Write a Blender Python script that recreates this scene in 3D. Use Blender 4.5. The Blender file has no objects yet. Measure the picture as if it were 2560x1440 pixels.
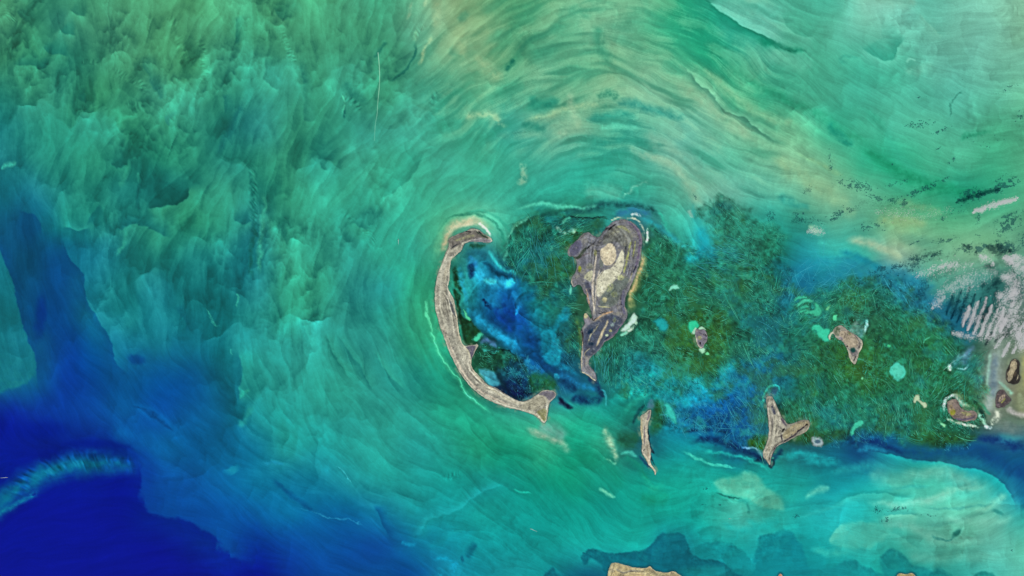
import bpy, math, random, time
import numpy as np
T0 = time.time()
# ------------------------------------------------------------------ camera, sky, sun, exposure
# one unit is about 360 m on the ground; photo_to_world turns positions measured on the map into sea coordinates
U = 0.1
def wx(x): return (x - 1280.) * U
def wy(y): return (720. - y) * U
CAMZ = 420.
scene = bpy.context.scene
cam_d = bpy.data.cameras.new('camera'); cam = bpy.data.objects.new('camera', cam_d); scene.collection.objects.link(cam)
cam.location = (0, 0, CAMZ); cam.rotation_euler = (0, 0, 0)
cam_d.sensor_width = 36; cam_d.lens = 36 * CAMZ / (2560 * U); cam_d.clip_end = 60000; cam_d.clip_start = 1
scene.camera = cam
world = bpy.data.worlds.new('World'); scene.world = world; world.use_nodes = True
SUN_EL, SUN_AZ = math.radians(46), math.radians(-42)          # azimuth as an angle in the x-y plane: from the lower right
nt = world.node_tree; nt.nodes.clear()
sky = nt.nodes.new('ShaderNodeTexSky'); sky.sky_type = 'NISHITA'; sky.sun_disc = False
sky.sun_elevation = SUN_EL; sky.sun_rotation = math.radians(90) - SUN_AZ
bg = nt.nodes.new('ShaderNodeBackground'); bg.inputs['Strength'].default_value = .06
wo = nt.nodes.new('ShaderNodeOutputWorld'); nt.links.new(sky.outputs[0], bg.inputs[0]); nt.links.new(bg.outputs[0], wo.inputs[0])
sun_d = bpy.data.lights.new('sun', 'SUN'); sun_d.energy = 3.4; sun_d.angle = math.radians(.5); sun_d.color = (1, .965, .90)
sun = bpy.data.objects.new('sun', sun_d); scene.collection.objects.link(sun)
sun.rotation_euler = (math.radians(90) - SUN_EL, 0, SUN_AZ + math.radians(90)); sun.location = (100, -90, 150)
scene.view_settings.view_transform = 'Standard'; scene.view_settings.look = 'None'
scene.view_settings.exposure = 0; scene.view_settings.gamma = 1; scene.view_settings.use_curve_mapping = False
scene.cycles.transparent_max_bounces = 72; scene.cycles.max_bounces = 5; scene.cycles.diffuse_bounces = 2
LIT = np.array([.955, .925, .955], np.float32)                  # what sun and sky make of a white surface here
random.seed(5)
import numpy as np, math
# ------------------------------------------------------------------ field engine
RNG = np.random.RandomState(7)
_T = np.random.RandomState(11).rand(512, 512).astype(np.float32)
def vnoise(x, y, seed=0):
    x = x + seed * 37.31; y = y + seed * 91.17
    xi = np.floor(x).astype(np.int32); yi = np.floor(y).astype(np.int32)
    fx = (x - xi).astype(np.float32); fy = (y - yi).astype(np.float32)
    fx = fx * fx * (3 - 2 * fx); fy = fy * fy * (3 - 2 * fy)
    x0 = xi & 511; x1 = (xi + 1) & 511; y0 = yi & 511; y1 = (yi + 1) & 511
    a = _T[y0, x0]; b = _T[y0, x1]; c = _T[y1, x0]; d = _T[y1, x1]
    return (a + (b - a) * fx) + ((c + (d - c) * fx) - (a + (b - a) * fx)) * fy
def fbm(x, y, sc, seed=0, octs=4, gain=.5):
    s = 0; a = 1; t = 0; f = 1.0 / sc
    for o in range(octs):
        s = s + a * (vnoise(x * f, y * f, seed + o * 3.3) - .5); t += a; a *= gain; f *= 2.03
    return s * 2 / t                                    # about -1..1
def sm(a, b, x):
    t = np.clip((x - a) / (b - a), 0, 1); return t * t * (3 - 2 * t)
def H(h): return np.array([int(h[i:i + 2], 16) for i in (0, 2, 4)], np.float32) / 255
def P(s):
    v = [float(q) for q in s.replace(',', ' ').split()]
    return [(v[i], v[i + 1]) for i in range(0, len(v) - 1, 2)]
def smooth_line(p, n=2, closed=False):
    for _ in range(n):
        q = []
        m = len(p)
        rng = range(m) if closed else range(m - 1)
        if not closed: q.append(p[0])
        for i in rng:
            a = p[i]; b = p[(i + 1) % m]
            q.append((a[0] * .75 + b[0] * .25, a[1] * .75 + b[1] * .25))
            q.append((a[0] * .25 + b[0] * .75, a[1] * .25 + b[1] * .75))
        if not closed: q.append(p[-1])
        p = q
    return p
def line_sd(X, Y, p):
    """signed distance to a polyline (positive on its right in image coordinates) and 0..1 position along it"""
    best = np.full(X.shape, 1e9, np.float32); sg = np.ones(X.shape, np.float32); tt = np.zeros(X.shape, np.float32)
    L = [0.0]
    for i in range(len(p) - 1): L.append(L[-1] + math.hypot(p[i + 1][0] - p[i][0], p[i + 1][1] - p[i][1]))
    for i in range(len(p) - 1):
        (x0, y0), (x1, y1) = p[i], p[i + 1]
        dx, dy = x1 - x0, y1 - y0; l2 = dx * dx + dy * dy + 1e-9
        t = np.clip(((X - x0) * dx + (Y - y0) * dy) / l2, 0, 1)
        ex = X - x0 - t * dx; ey = Y - y0 - t * dy
        d = ex * ex + ey * ey
        m = d < best
        best = np.where(m, d, best); sg = np.where(m, np.sign(dx * (Y - y0) - dy * (X - x0)) + 1e-6, sg)
        tt = np.where(m, (L[i] + t * (L[i + 1] - L[i])) / L[-1], tt)
    return np.sqrt(best) * np.sign(sg), tt
def poly_sd(X, Y, p):
    """signed distance to a closed polygon, positive inside"""
    best = np.full(X.shape, 1e9, np.float32); ins = np.zeros(X.shape, bool)
    n = len(p)
    for i in range(n):
        (x0, y0), (x1, y1) = p[i], p[(i + 1) % n]
        dx, dy = x1 - x0, y1 - y0
        t = np.clip(((X - x0) * dx + (Y - y0) * dy) / (dx * dx + dy * dy + 1e-9), 0, 1)
        ex = X - x0 - t * dx; ey = Y - y0 - t * dy
        np.minimum(best, ex * ex + ey * ey, out=best)
        if dy != 0:
            c = ((y0 > Y) != (y1 > Y)) & (X < dx * (Y - y0) / dy + x0)
            ins ^= c
    return np.where(ins, 1, -1) * np.sqrt(best)
class Canvas:
    def __init__(s, x0, y0, x1, y1, step, col=None):
        s.xs = np.arange(x0, x1 + step * .5, step, dtype=np.float32); s.ys = np.arange(y0, y1 + step * .5, step, dtype=np.float32)
        s.X, s.Y = np.meshgrid(s.xs, s.ys); s.h, s.w = s.X.shape; s.step = step
        s.WX, s.WY = s.X, s.Y
        s.C = np.zeros((s.h, s.w, 3), np.float32)
        if col: s.C[:] = H(col)
    def warp(s, terms):
        wx = s.X.copy(); wy = s.Y.copy()
        for sc, amp, sd in terms:
            wx = wx + amp * fbm(s.X, s.Y, sc, sd, 3); wy = wy + amp * fbm(s.X, s.Y, sc, sd + 50, 3)
        s.WX, s.WY = wx.astype(np.float32), wy.astype(np.float32)
    def box(s, p, m):
        xs = [q[0] for q in p]; ys = [q[1] for q in p]
        i0 = max(0, int((min(xs) - m - s.xs[0]) / s.step)); i1 = min(s.w, int((max(xs) + m - s.xs[0]) / s.step) + 2)
        j0 = max(0, int((min(ys) - m - s.ys[0]) / s.step)); j1 = min(s.h, int((max(ys) + m - s.ys[0]) / s.step) + 2)
        return (slice(j0, j1), slice(i0, i1)) if i1 > i0 and j1 > j0 else None
    def mix(s, sl, col, w):
        w = w[..., None]; c = H(col) if isinstance(col, str) else col
        s.C[sl] = s.C[sl] * (1 - w) + c * w
    def poly(s, pts, col, a=1., f=4., warp=1., tex=0., tsc=12., lines=2):
        p = smooth_line(P(pts) if isinstance(pts, str) else pts, lines, True); sl = s.box(p, f * 2 + 25)
        if sl is None: return
        X = s.X[sl] + (s.WX[sl] - s.X[sl]) * warp; Y = s.Y[sl] + (s.WY[sl] - s.Y[sl]) * warp
        w = a * sm(-f, f, poly_sd(X, Y, p))
        if tex: w = w * np.clip(1 + tex * 1.6 * fbm(s.X[sl], s.Y[sl], tsc, len(p), 4, .65), 0, 1.4 / max(a, .5))
        s.mix(sl, col, np.clip(w, 0, 1))
    def stroke(s, pts, col, wd, a=1., hard=.5, warp=1., taper=.15, tex=0., tsc=8.):
        p = smooth_line(P(pts) if isinstance(pts, str) else pts, 2); sl = s.box(p, wd * 1.6 + 20)
        if sl is None: return
        X = s.X[sl] + (s.WX[sl] - s.X[sl]) * warp; Y = s.Y[sl] + (s.WY[sl] - s.Y[sl]) * warp
        d, t = line_sd(X, Y, p)
        ww = (.25 + .75 * np.sqrt(np.clip(4 * t * (1 - t), 0, 1))) if taper else 1.
        d = np.abs(d) / (wd * ww)
        w = a * (1 - sm(hard, 1.0 + .5 * (1 - hard), d))
        if taper: w = w * sm(0, taper, t) * sm(0, taper, 1 - t)
        if tex: w = w * np.clip(1 + tex * 1.8 * fbm(s.X[sl], s.Y[sl], tsc, 5 + len(p), 4, .65), 0, 1.3)
        s.mix(sl, col, np.clip(w, 0, 1))
    def front(s, pts, col, fade, a=.8, sharp=2.5, warp=.7, taper=.2):
        """colour to the right (image coords) of the line: sharp at the line, fading out away from it"""
        p = smooth_line(P(pts) if isinstance(pts, str) else pts, 2); sl = s.box(p, fade * 2.2 + 25)
        if sl is None: return
        X = s.X[sl] + (s.WX[sl] - s.X[sl]) * warp; Y = s.Y[sl] + (s.WY[sl] - s.Y[sl]) * warp
        d, t = line_sd(X, Y, p)
        w = a * sm(-sharp, sharp, d) * np.exp(-(np.maximum(d, 0) / fade) ** 1.5)
        w = w * sm(0, taper, t) * sm(0, taper, 1 - t)
        s.mix(sl, col, np.clip(w, 0, 1))
    def blob(s, x, y, rx, ry, ang, col, a=1., f=.4, warp=1., tex=0., tsc=10.):
        sl = s.box([(x - max(rx, ry), y - max(rx, ry)), (x + max(rx, ry), y + max(rx, ry))], 30 + max(rx, ry) * f)
        if sl is None: return
        X = s.X[sl] + (s.WX[sl] - s.X[sl]) * warp - x; Y = s.Y[sl] + (s.WY[sl] - s.Y[sl]) * warp - y
        c, n = math.cos(math.radians(ang)), math.sin(math.radians(ang))
        r = np.sqrt(((X * c + Y * n) / rx) ** 2 + ((-X * n + Y * c) / ry) ** 2)
        w = a * (1 - sm(1 - f, 1 + f, r))
        if tex: w = w * np.clip(1 + tex * 1.8 * fbm(s.X[sl], s.Y[sl], tsc, int(x) % 17, 4, .65), 0, 1.3)
        s.mix(sl, col, np.clip(w, 0, 1))
    def feather(s, pts, wd, amp, per=5., ang=0., warp=.5):
        """fine ripples lying across a line"""
        p = smooth_line(P(pts), 2); sl = s.box(p, wd * 1.5 + 15)
        if sl is None: return
        L = sum(math.hypot(p[i + 1][0] - p[i][0], p[i + 1][1] - p[i][1]) for i in range(len(p) - 1))
        X = s.X[sl] + (s.WX[sl] - s.X[sl]) * warp; Y = s.Y[sl] + (s.WY[sl] - s.Y[sl]) * warp
        d, t = line_sd(X, Y, p); u = (t * L + d * math.tan(math.radians(ang))) / per
        n = vnoise(u * 1.3, d / (per * 3.0), 3) + .6 * vnoise(u * 2.4, d / (per * 2), 9) - .8
        w = (1 - sm(.4, 1.2, np.abs(d) / wd)) * sm(0, .15, t) * sm(0, .15, 1 - t) * np.clip(.55 + .9 * fbm(s.X[sl], s.Y[sl], 22, 4, 3), 0, 1.2)
        s.C[sl] = s.C[sl] * (1 + (amp * w * n)[..., None])
def grid_base(cv, rows, sp=80.):
    G = np.array([[H(c) for c in r.split()] for r in rows], np.float32)
    gh, gw = G.shape[:2]
    def cub(t): return t
    x = np.clip(cv.WX / sp, 0, gw - 1.001); y = np.clip(cv.WY / sp, 0, gh - 1.001)
    # Catmull-Rom in both directions
    xi = np.floor(x).astype(int); yi = np.floor(y).astype(int); fx = (x - xi); fy = (y - yi)
    def wts(f):
        b = [(1 - f) ** 3 / 6, (3 * f ** 3 - 6 * f * f + 4) / 6, (-3 * f ** 3 + 3 * f * f + 3 * f + 1) / 6, f ** 3 / 6]
        c = [-.5 * f + f * f - .5 * f ** 3, 1 - 2.5 * f * f + 1.5 * f ** 3, .5 * f + 2 * f * f - 1.5 * f ** 3, -.5 * f * f + .5 * f ** 3]
        return [.3 * p + .7 * q for p, q in zip(b, c)]
    wx = wts(fx); wy = wts(fy); out = np.zeros(cv.C.shape, np.float32)
    for j in range(4):
        yy = np.clip(yi + j - 1, 0, gh - 1)
        for i in range(4):
            xx = np.clip(xi + i - 1, 0, gw - 1)
            out += G[yy, xx] * (wx[i] * wy[j])[..., None]
    cv.C = np.clip(out, 0, 1)
def dir_field(cv, lines, sig=70., ds=8):
    """line direction as (cos 2a, sin 2a), from guide lines, on a coarse lattice then upsampled"""
    pts = []
    for l in lines:
        p = smooth_line(P(l), 1)
        for i in range(len(p) - 1):
            a = math.atan2(p[i + 1][1] - p[i][1], p[i + 1][0] - p[i][0]); n = max(1, int(math.hypot(p[i + 1][0] - p[i][0], p[i + 1][1] - p[i][1]) / 40))
            for k in range(n):
                t = (k + .5) / n; pts.append((p[i][0] + t * (p[i + 1][0] - p[i][0]), p[i][1] + t * (p[i + 1][1] - p[i][1]), math.cos(2 * a), math.sin(2 * a)))
    X = cv.X[::ds, ::ds]; Y = cv.Y[::ds, ::ds]; c = np.zeros(X.shape); s = np.zeros(X.shape)
    for (px, py, ca, sa) in pts:
        d2 = (X - px) ** 2 + (Y - py) ** 2
        w = 1 / (d2 + sig * sig * .3) ** 1.6 * 1e6
        c += w * ca; s += w * sa
    a = .5 * np.arctan2(s, c)
    c, s = np.cos(2 * a), np.sin(2 * a)
    def up(A):
        yi = np.minimum(np.arange(cv.h) / ds, A.shape[0] - 1.001); xi = np.minimum(np.arange(cv.w) / ds, A.shape[1] - 1.001)
        y0 = yi.astype(int); x0 = xi.astype(int); fy = (yi - y0)[:, None]; fx = (xi - x0)[None]
        return (A[y0][:, x0] * (1 - fy) * (1 - fx) + A[y0][:, x0 + 1] * (1 - fy) * fx + A[y0 + 1][:, x0] * fy * (1 - fx) + A[y0 + 1][:, x0 + 1] * fy * fx)
    a = .5 * np.arctan2(up(s), up(c))
    return a.astype(np.float32)
def lic(cv, ang, noise, n=18, st=1.6):
    """smear a noise along the direction field"""
    vx = np.cos(ang); vy = np.sin(ang); acc = noise.copy()
    jj, ii = np.meshgrid(np.arange(cv.h, dtype=np.float32), np.arange(cv.w, dtype=np.float32), indexing='ij')
    for sgn in (1, -1):
        x = ii.copy(); y = jj.copy(); dx = vx * sgn; dy = vy * sgn
        for k in range(n):
            x = np.clip(x + dx * st, 0, cv.w - 1); y = np.clip(y + dy * st, 0, cv.h - 1)
            yi = y.astype(np.int32); xi = x.astype(np.int32)
            nx = vx[yi, xi]; ny = vy[yi, xi]; f = np.where(nx * dx + ny * dy < 0, -1, 1)
            dx = nx * f; dy = ny * f
            acc += noise[yi, xi] * (1 - k / n)
    acc -= acc.mean(); return acc / (acc.std() + 1e-6)
BASE = """3c8c6c 2c8066 2c7e64 3a9474 3f9470 48a47a 46a67c 44a27a 3a9a78 3fa27c 3fa37c 3fa080 3aa080 60a888 7aae88 68aa80 4fa47c 5aaa80 62b088 66b48c 5cb28a 30a87c 2aa080 6abfa4 5cb8a0 50b498 4cb096 7cbaa0 74baa4 60b6a0 72bca4 7cbca2 88c0a0
34826a 2c8468 287a66 388e74 3a8e70 409a74 409c78 3a9674 349272 389878 3a9a78 389878 3a9c80 50a088 74a884 6aa882 48a07c 50a480 68b088 66b08c 5cb088 30a67c 1e9e78 38a890 66bca6 4cb294 58b498 66b89e 66b69e 68b8a2 70b8a2 72b8a0 80bc9c
2e8268 268064 207a68 2e8a70 3a9272 3c9672 369874 2c8a74 2a8874 309078 329478 30907a 34987c 40a088 5ea888 70ac86 46a07c 5aa684 66b088 74b48a 6cb28c 50b088 2aa67c 28a480 50b498 4cb090 4cb294 44b092 46b094 64b8a2 66b8a4 70bca4 74bca0
1e7c70 2a8872 248070 2a8668 2c8a70 308c74 2c8a74 268874 24887a 2a8c78 2c9078 2a8c78 309478 38a08c 36a088 50a886 3aa084 5ea886 66b08a 74b48e 78b494 74b694 68b490 44b084 3aae88 46b090 48b294 44ae92 4cb296 52b49c 5ab8a2 62baa0 6cbc98
187a78 1c8272 1e8270 228472 24866c 26866e 248670 208478 208080 2c9880 268c78 248474 2e9484 34a08c 34a48c 34a088 36a090 60ac92 7ab294 34a088 3ea890 60b29a 6cb498 78b690 68b48c 60b48a 34a884 44b090 4cb494 54b696 52b698 50b690 50a884
186e74 1a7c74 1c8474 208a74 1c7468 1e8a74 228a74 1c7a70 228c7a 2c9a80 1e8478 329e88 30a086 30a088 36a894 34a88e 38a890 42aa92 38a890 34a68e 54b098 64b09c 60b49a 58b496 74b894 7ab48c 68b48c 30aa84 28a47c 46b08c 50b490 42ac84 50a880
126878 156e80 1a8078 1c8278 187a78 187068 1c8076 2a9880 1c8478 2a9c84 2ca088 289882 2ca088 2ea48c 34a890 36a890 38aa92 30a48e 2ea68e 32a890 34aa92 5ab49a 7ab49a 68b4a0 58b49c 70b896 80b48c 68b08c 40a884 34a47c 209878 30a07c 4ca880
115c80 0c5080 158a88 1a7e78 1e8a84 208c78 229078 208a78 1a7078 289a86 2aa08a 229484 28a08c 2ca48e 40ac8c 60b494 40b498 1c6858 2a6c50 2a8c84 2c6c78 40b49c 3ab4a8 308c78 28a090 30907c 58ac90 50a488 7cb482 68b084 58ac80 60b088 58a07c
10607e 0c5078 0a4c80 157888 187878 1a8078 188480 188080 15747c 2c9c88 28a08c 249890 249e8a 249c8c 3a9c80 1a6e80 28705c 206048 2c5c50 2c5c50 2c5c50 20604c 1c98a0 1c7a80 186848 1a8490 30b0a8 40b4a0 90b098 6cac8c 7cb08c 80b08c 5c9880
13707c 0c5484 0a4a88 157880 147878 147078 14787c 14747a 1a8088 28a088 289e88 209090 1c9090 22a080 208c74 1890b0 0c5c98 187058 2c5c40 2c5c40 2c5838 1c6044 185c48 165c58 145858 14688c 147078 1c6060 1c88a0 409488 4c9488 2c7470 3c6860
14787c 0a5084 08468a 10707c 107478 107480 127480 107078 1a8888 249c88 24988c 208c88 1c9088 249c7c 34b488 0c5078 0a3c84 188c90 286048 286048 287058 1c8074 285830 185c50 186070 187868 2c6840 30503c 205c3c 185c60 186070 3c6c60 506c60
13687c 106480 083e8e 05508c 0e5c84 0f6488 0f6880 0f7078 1c908c 209890 249c90 1e8c88 208c88 1c947c 24a884 1c5038 105c78 0c4c88 185858 1c6048 186870 1a7c78 2c5020 1a6860 146080 18686c 28602c 306030 206038 205c3c 205844 506858 70806c
10607f 0c5888 083890 064088 085088 054c8c 07508c 0f6880 188888 1e948c 20988c 229c90 209490 189088 189078 246048 103c60 145078 14587c 186868 148888 188c90 109098 0c5c8c 14607c 186858 206438 1c6038 1c6038 24604c 285c3c 78847c 7c7858
081c88 0a2c90 083890 0a4494 0a5898 084894 0a5890 0c6088 128890 189490 1c9890 1c948e 1e9890 20988c 20a084 20a080 30a488 38b494 24b090 18a090 187868 106880 0c5090 0c4c84 185c70 2c5828 186c70 18706c 146470 1c6850 206438 6c8068 607c6c
071a88 081c88 071c84 061c80 06388a 0a5c94 085890 0a5c84 0c7090 149090 128c8c 189490 1c9890 1c9490 209888 1c9070 109070 30a880 109878 30a080 184c58 108c94 149898 0c4c78 207068 185868 106078 0c3c78 105878 185c48 0c5478 0c4878 105880
071c8c 071a90 071a90 071a90 071a90 0a4c98 0a5090 0a6498 0a78a0 0c7090 0c7890 108490 149090 189490 149088 148c84 108c80 0c9078 0e9070 149480 109884 14a490 18a898 18b09c 18a8a0 18a098 108890 18a0a0 38a898 40b098 40b0a0 20a0a0 0c5088
0a1690 0a1690 0a1690 0a1690 081888 07388c 084490 08509a 085898 086c9c 086498 086090 1080a0 149098 14989c 149890 109890 0c9488 0a9484 0c9488 109888 10a090 14a090 4cb09c 30ac9c 20a8a0 20acac 20a8a0 48b49c 58b8a0 60b89c 68b8a0 20a0a0
0a1690 0a1690 0a1690 0a1690 0a1690 0a168c 082488 08408c 052c90 084498 085098 084c98 0a4a94 0c78a0 10889c 108c90 109494 109490 14a098 14a49c 14a498 107080 14a0a0 18a8a4 1ca8a8 109090 18aca8 34b4a8 30b0a0 58b8a4 5cb8a0 60b8a4 58b8a0
0c1690 0c1690 0c1690 0c1690 0c1690 0c1690 0c1690 0a1c90 081490 08308c 084494 084890 084c90 064890 1484a0 108898 1898a0 108c90 0c5c78 105c78 0c6c78 0c7080 148c98 107c88 0c8088 0c8890 0e8488 14a8a4 108c88 18a09c 30a8a0 48b4a8 58b8a4""".split('\n')
FLOW = ["1250 0 1050 200 850 400 730 600 700 800 760 1000 950 1200 1200 1300", "1150 330 1000 480 900 650 900 800 970 950 1100 1080 1250 1150",
"1280 420 1150 500 1080 600 1050 750 1080 880 1150 1000 1250 1080 1350 1100", "450 440 560 340 660 250", "100 430 200 340 330 280", "380 560 480 500 600 430", "500 0 470 120 440 220", "300 640 330 500 350 420", "20 180 60 90 110 20", "900 170 960 80 1000 0", "620 100 560 350 470 600 440 800", "720 0 640 300 600 600 560 900",
"150 700 250 850 400 1000 600 1200 900 1350", "100 520 170 700 280 900 420 1080 640 1280", "0 500 60 760 120 1000", "0 60 60 200 120 330", "200 0 220 200 200 420", "800 0 830 200 760 420",
"1100 330 1300 180 1500 110 1650 150 1850 300 2050 420 2300 480", "1180 200 1350 80 1550 30 1750 100 1950 250 2150 380 2400 430", "1150 480 1300 380 1500 330 1700 370 1850 450 2000 520 2200 560",
"1950 50 2150 130 2300 230 2450 300", "2200 40 2350 60 2560 20", "2350 150 2450 180 2560 170", "2560 430 2400 480 2200 520 2050 560", "2560 520 2300 600 2100 640", "1100 620 1150 545 1230 550 1265 620",
"1280 600 1400 510 1550 500 1680 540 1760 640", "1300 1110 1420 1220 1520 1330", "1700 1120 1900 1170 2100 1250 2300 1300 2500 1240 2540 1180", "1650 1300 1900 1250 2050 1210 2250 1230 2450 1210",
"1700 1420 2000 1380 2300 1400 2560 1330", "1700 1090 1900 1130 2100 1100 2300 1110 2560 1090", "0 1300 300 1200 500 1240", "200 1420 600 1380"]
# fronts of sediment: "points | colour on the right | fade | strength | colour on the left | fade | strength"
FR = """172 22 185 31 200 39 222 40|40a480|22|.6|22725f|35|.6
145 68 155 82 172 88 192 86|3aa488|25|.6|1c7868|35|.7
108 112 122 130 140 137 175 136|329474|25|.5|1a7466|35|.7
28 155 48 170 75 164 98 172 117 165 121 140|34a084|30|.6|1c7468|28|.6
40 20 44 36 62 45 76 56|3a8c6c|20|.5|246e5c|25|.5
190 242 205 250 217 256 223 244|2c9078|20|.5|1c7468|30|.6
350 135 362 172 382 215 402 250 412 248 425 240|30907a|25|.4|1a7470|30|.4
410 290 413 305 420 318 430 318|289070|15|.4|1c7470|25|.5
555 237 560 262 566 284|2a9480|15|.5|1a7670|22|.6
590 40 592 75 585 110|34a080|14|.4|1c7868|20|.6
667 130 660 190 656 202 685 222 710 226|36a88c|24|.7|238070|55|.5
752 140 751 185 765 200 762 268|2c9880|14|.3|1f8070|14|.5
685 12 688 35 700 45 720 48|48ac84|16|.5|2c8c70|30|.5
760 250 757 290 770 305 800 300|30a488|22|.5|268878|40|.4
362 517 390 515 405 520 437 510 462 500 475 490 472 455|2ca286|40|.8|14645f|60|.85
272 402 287 422 307 420 322 402|209078|25|.5|186c62|35|.7
285 565 300 572 322 560 355 560 375 567 400 585 437 597|259884|45|.6|146c70|30|.6
250 512 232 525 217 565|148078|25|.4|12686c|34|.7
155 566 187 576 226 572|13707c|22|.7|20a098|9|.7
580 545 600 555 632 556|229484|25|.6|146868|25|.6
560 640 575 660 588 686|187c80|15|.4|157078|15|.3
160 575 158 610 168 640 190 665 215 690 212 720 218 755 235 780 250 810 275 845 282 880 300 925 335 945|0a4a80|30|.55|13788c|70|.7
40 520 82 532 100 548 106 590|0b4a7c|30|.5|12707e|30|.4
92 985 92 930 86 880 63 830 45 760 28 700 6 640 -30 560|0b4480|34|.6|13707e|60|.75
433 765 450 787 467 803 468 835|10727c|20|.3|0e6078|20|.4
340 1130 357 1180 352 1230 362 1275 400 1292 462 1297 500 1317 545 1345 540 1370 565 1388 600 1400 645 1435|06168c|45|.75|0858a0|60|.6
597 870 600 895 607 930 602 960 598 1010|0e6478|25|.5|1c9c90|45|.5
812 827 830 870 852 912 872 945|197e72|12|.7|28a08c|20|.4
840 827 860 860 877 882 900 910 906 935 940 985|187c78|12|.7|259a8c|20|.4
750 802 762 815 767 842 782 877|187c72|14|.4|2aa48c|22|.2
927 882 945 895 965 932 1015 985|188c88|22|.5|2cb09c|14|.5
940 500 975 490 1002 467 1037 432 1052 397 1066 372|36b096|34|.6|1f8c7a|50|.6
825 522 835 505 865 460 895 425 952 395|30a88e|20|.5|249480|30|.4
682 525 675 555 690 580 710 592 712 622 722 640|2ca48c|26|.5|208c7a|40|.55
880 550 890 562 905 570 925 572|2ca48c|20|.6|1c8278|30|.6
800 400 803 420 815 430 828 425|2ca088|16|.6|1a7668|35|.6
1687 160 1720 175 1750 217 1770 225 1800 262 1830 287 1867 292 1885 312 1920 341 1955 356|48987c|13|.85|80c8a0|9|.6
1750 -20 1770 0 1805 32 1855 65 1920 97 1962 112|169878|26|.95|70c4ae|40|.7
1952 30 1962 50 1985 78 2010 88 2045 90|68c0a4|20|.6|48ac90|40|.5
2155 100 2162 125 2195 145 2220 153 2242 140 2242 112 2270 92|64bea4|25|.6|36a68c|34|.75
2300 30 2330 60 2360 90|7cc0a4|20|.4|60b49c|20|.4
2140 1125 2200 1132 2260 1146 2330 1152 2400 1160 2470 1180 2510 1210 2530 1240 2545 1290|1cb4b0|26|.8|0c5c88|20|.6
2080 1262 2140 1235 2200 1228 2260 1245 2300 1243|40b8a4|18|.6|18988f|12|.6
1940 1275 2000 1268 2060 1258 2100 1250|1ca8a4|18|.4|149090|12|.5
2110 1305 2090 1320 2072 1345 2078 1362|20aca8|15|.5|60bca4|22|.6
2300 1318 2370 1318 2430 1292 2500 1282|60bca4|20|.5|48a898|14|.5
2190 1345 2230 1330 2260 1350 2310 1380|58b8a4|20|.5|40a898|12|.5
2200 1290 2240 1284 2300 1292|78c8ac|14|.7|30a49c|12|.5
1430 1165 1480 1175 1505 1200 1530 1232 1541 1247|149c84|20|.6|0e846c|30|.5
1280 1130 1310 1140 1330 1162|149478|20|.4|0e8868|25|.5
930 1265 945 1290 965 1330 975 1347|0870a0|14|.3|064a84|18|.6
1015 1345 1055 1330 1062 1300 1090 1290 1160 1275 1175 1250 1200 1230 1240 1220 1290 1218|139494|18|.5|22acb0|12|.6
1060 1375 1075 1360 1100 1350 1130 1335 1170 1325 1190 1312|1094a0|22|.5|149c9c|12|.3
1640 1290 1700 1300 1730 1260 1740 1230|10a098|40|.3|149c90|20|.2
"""
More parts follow.
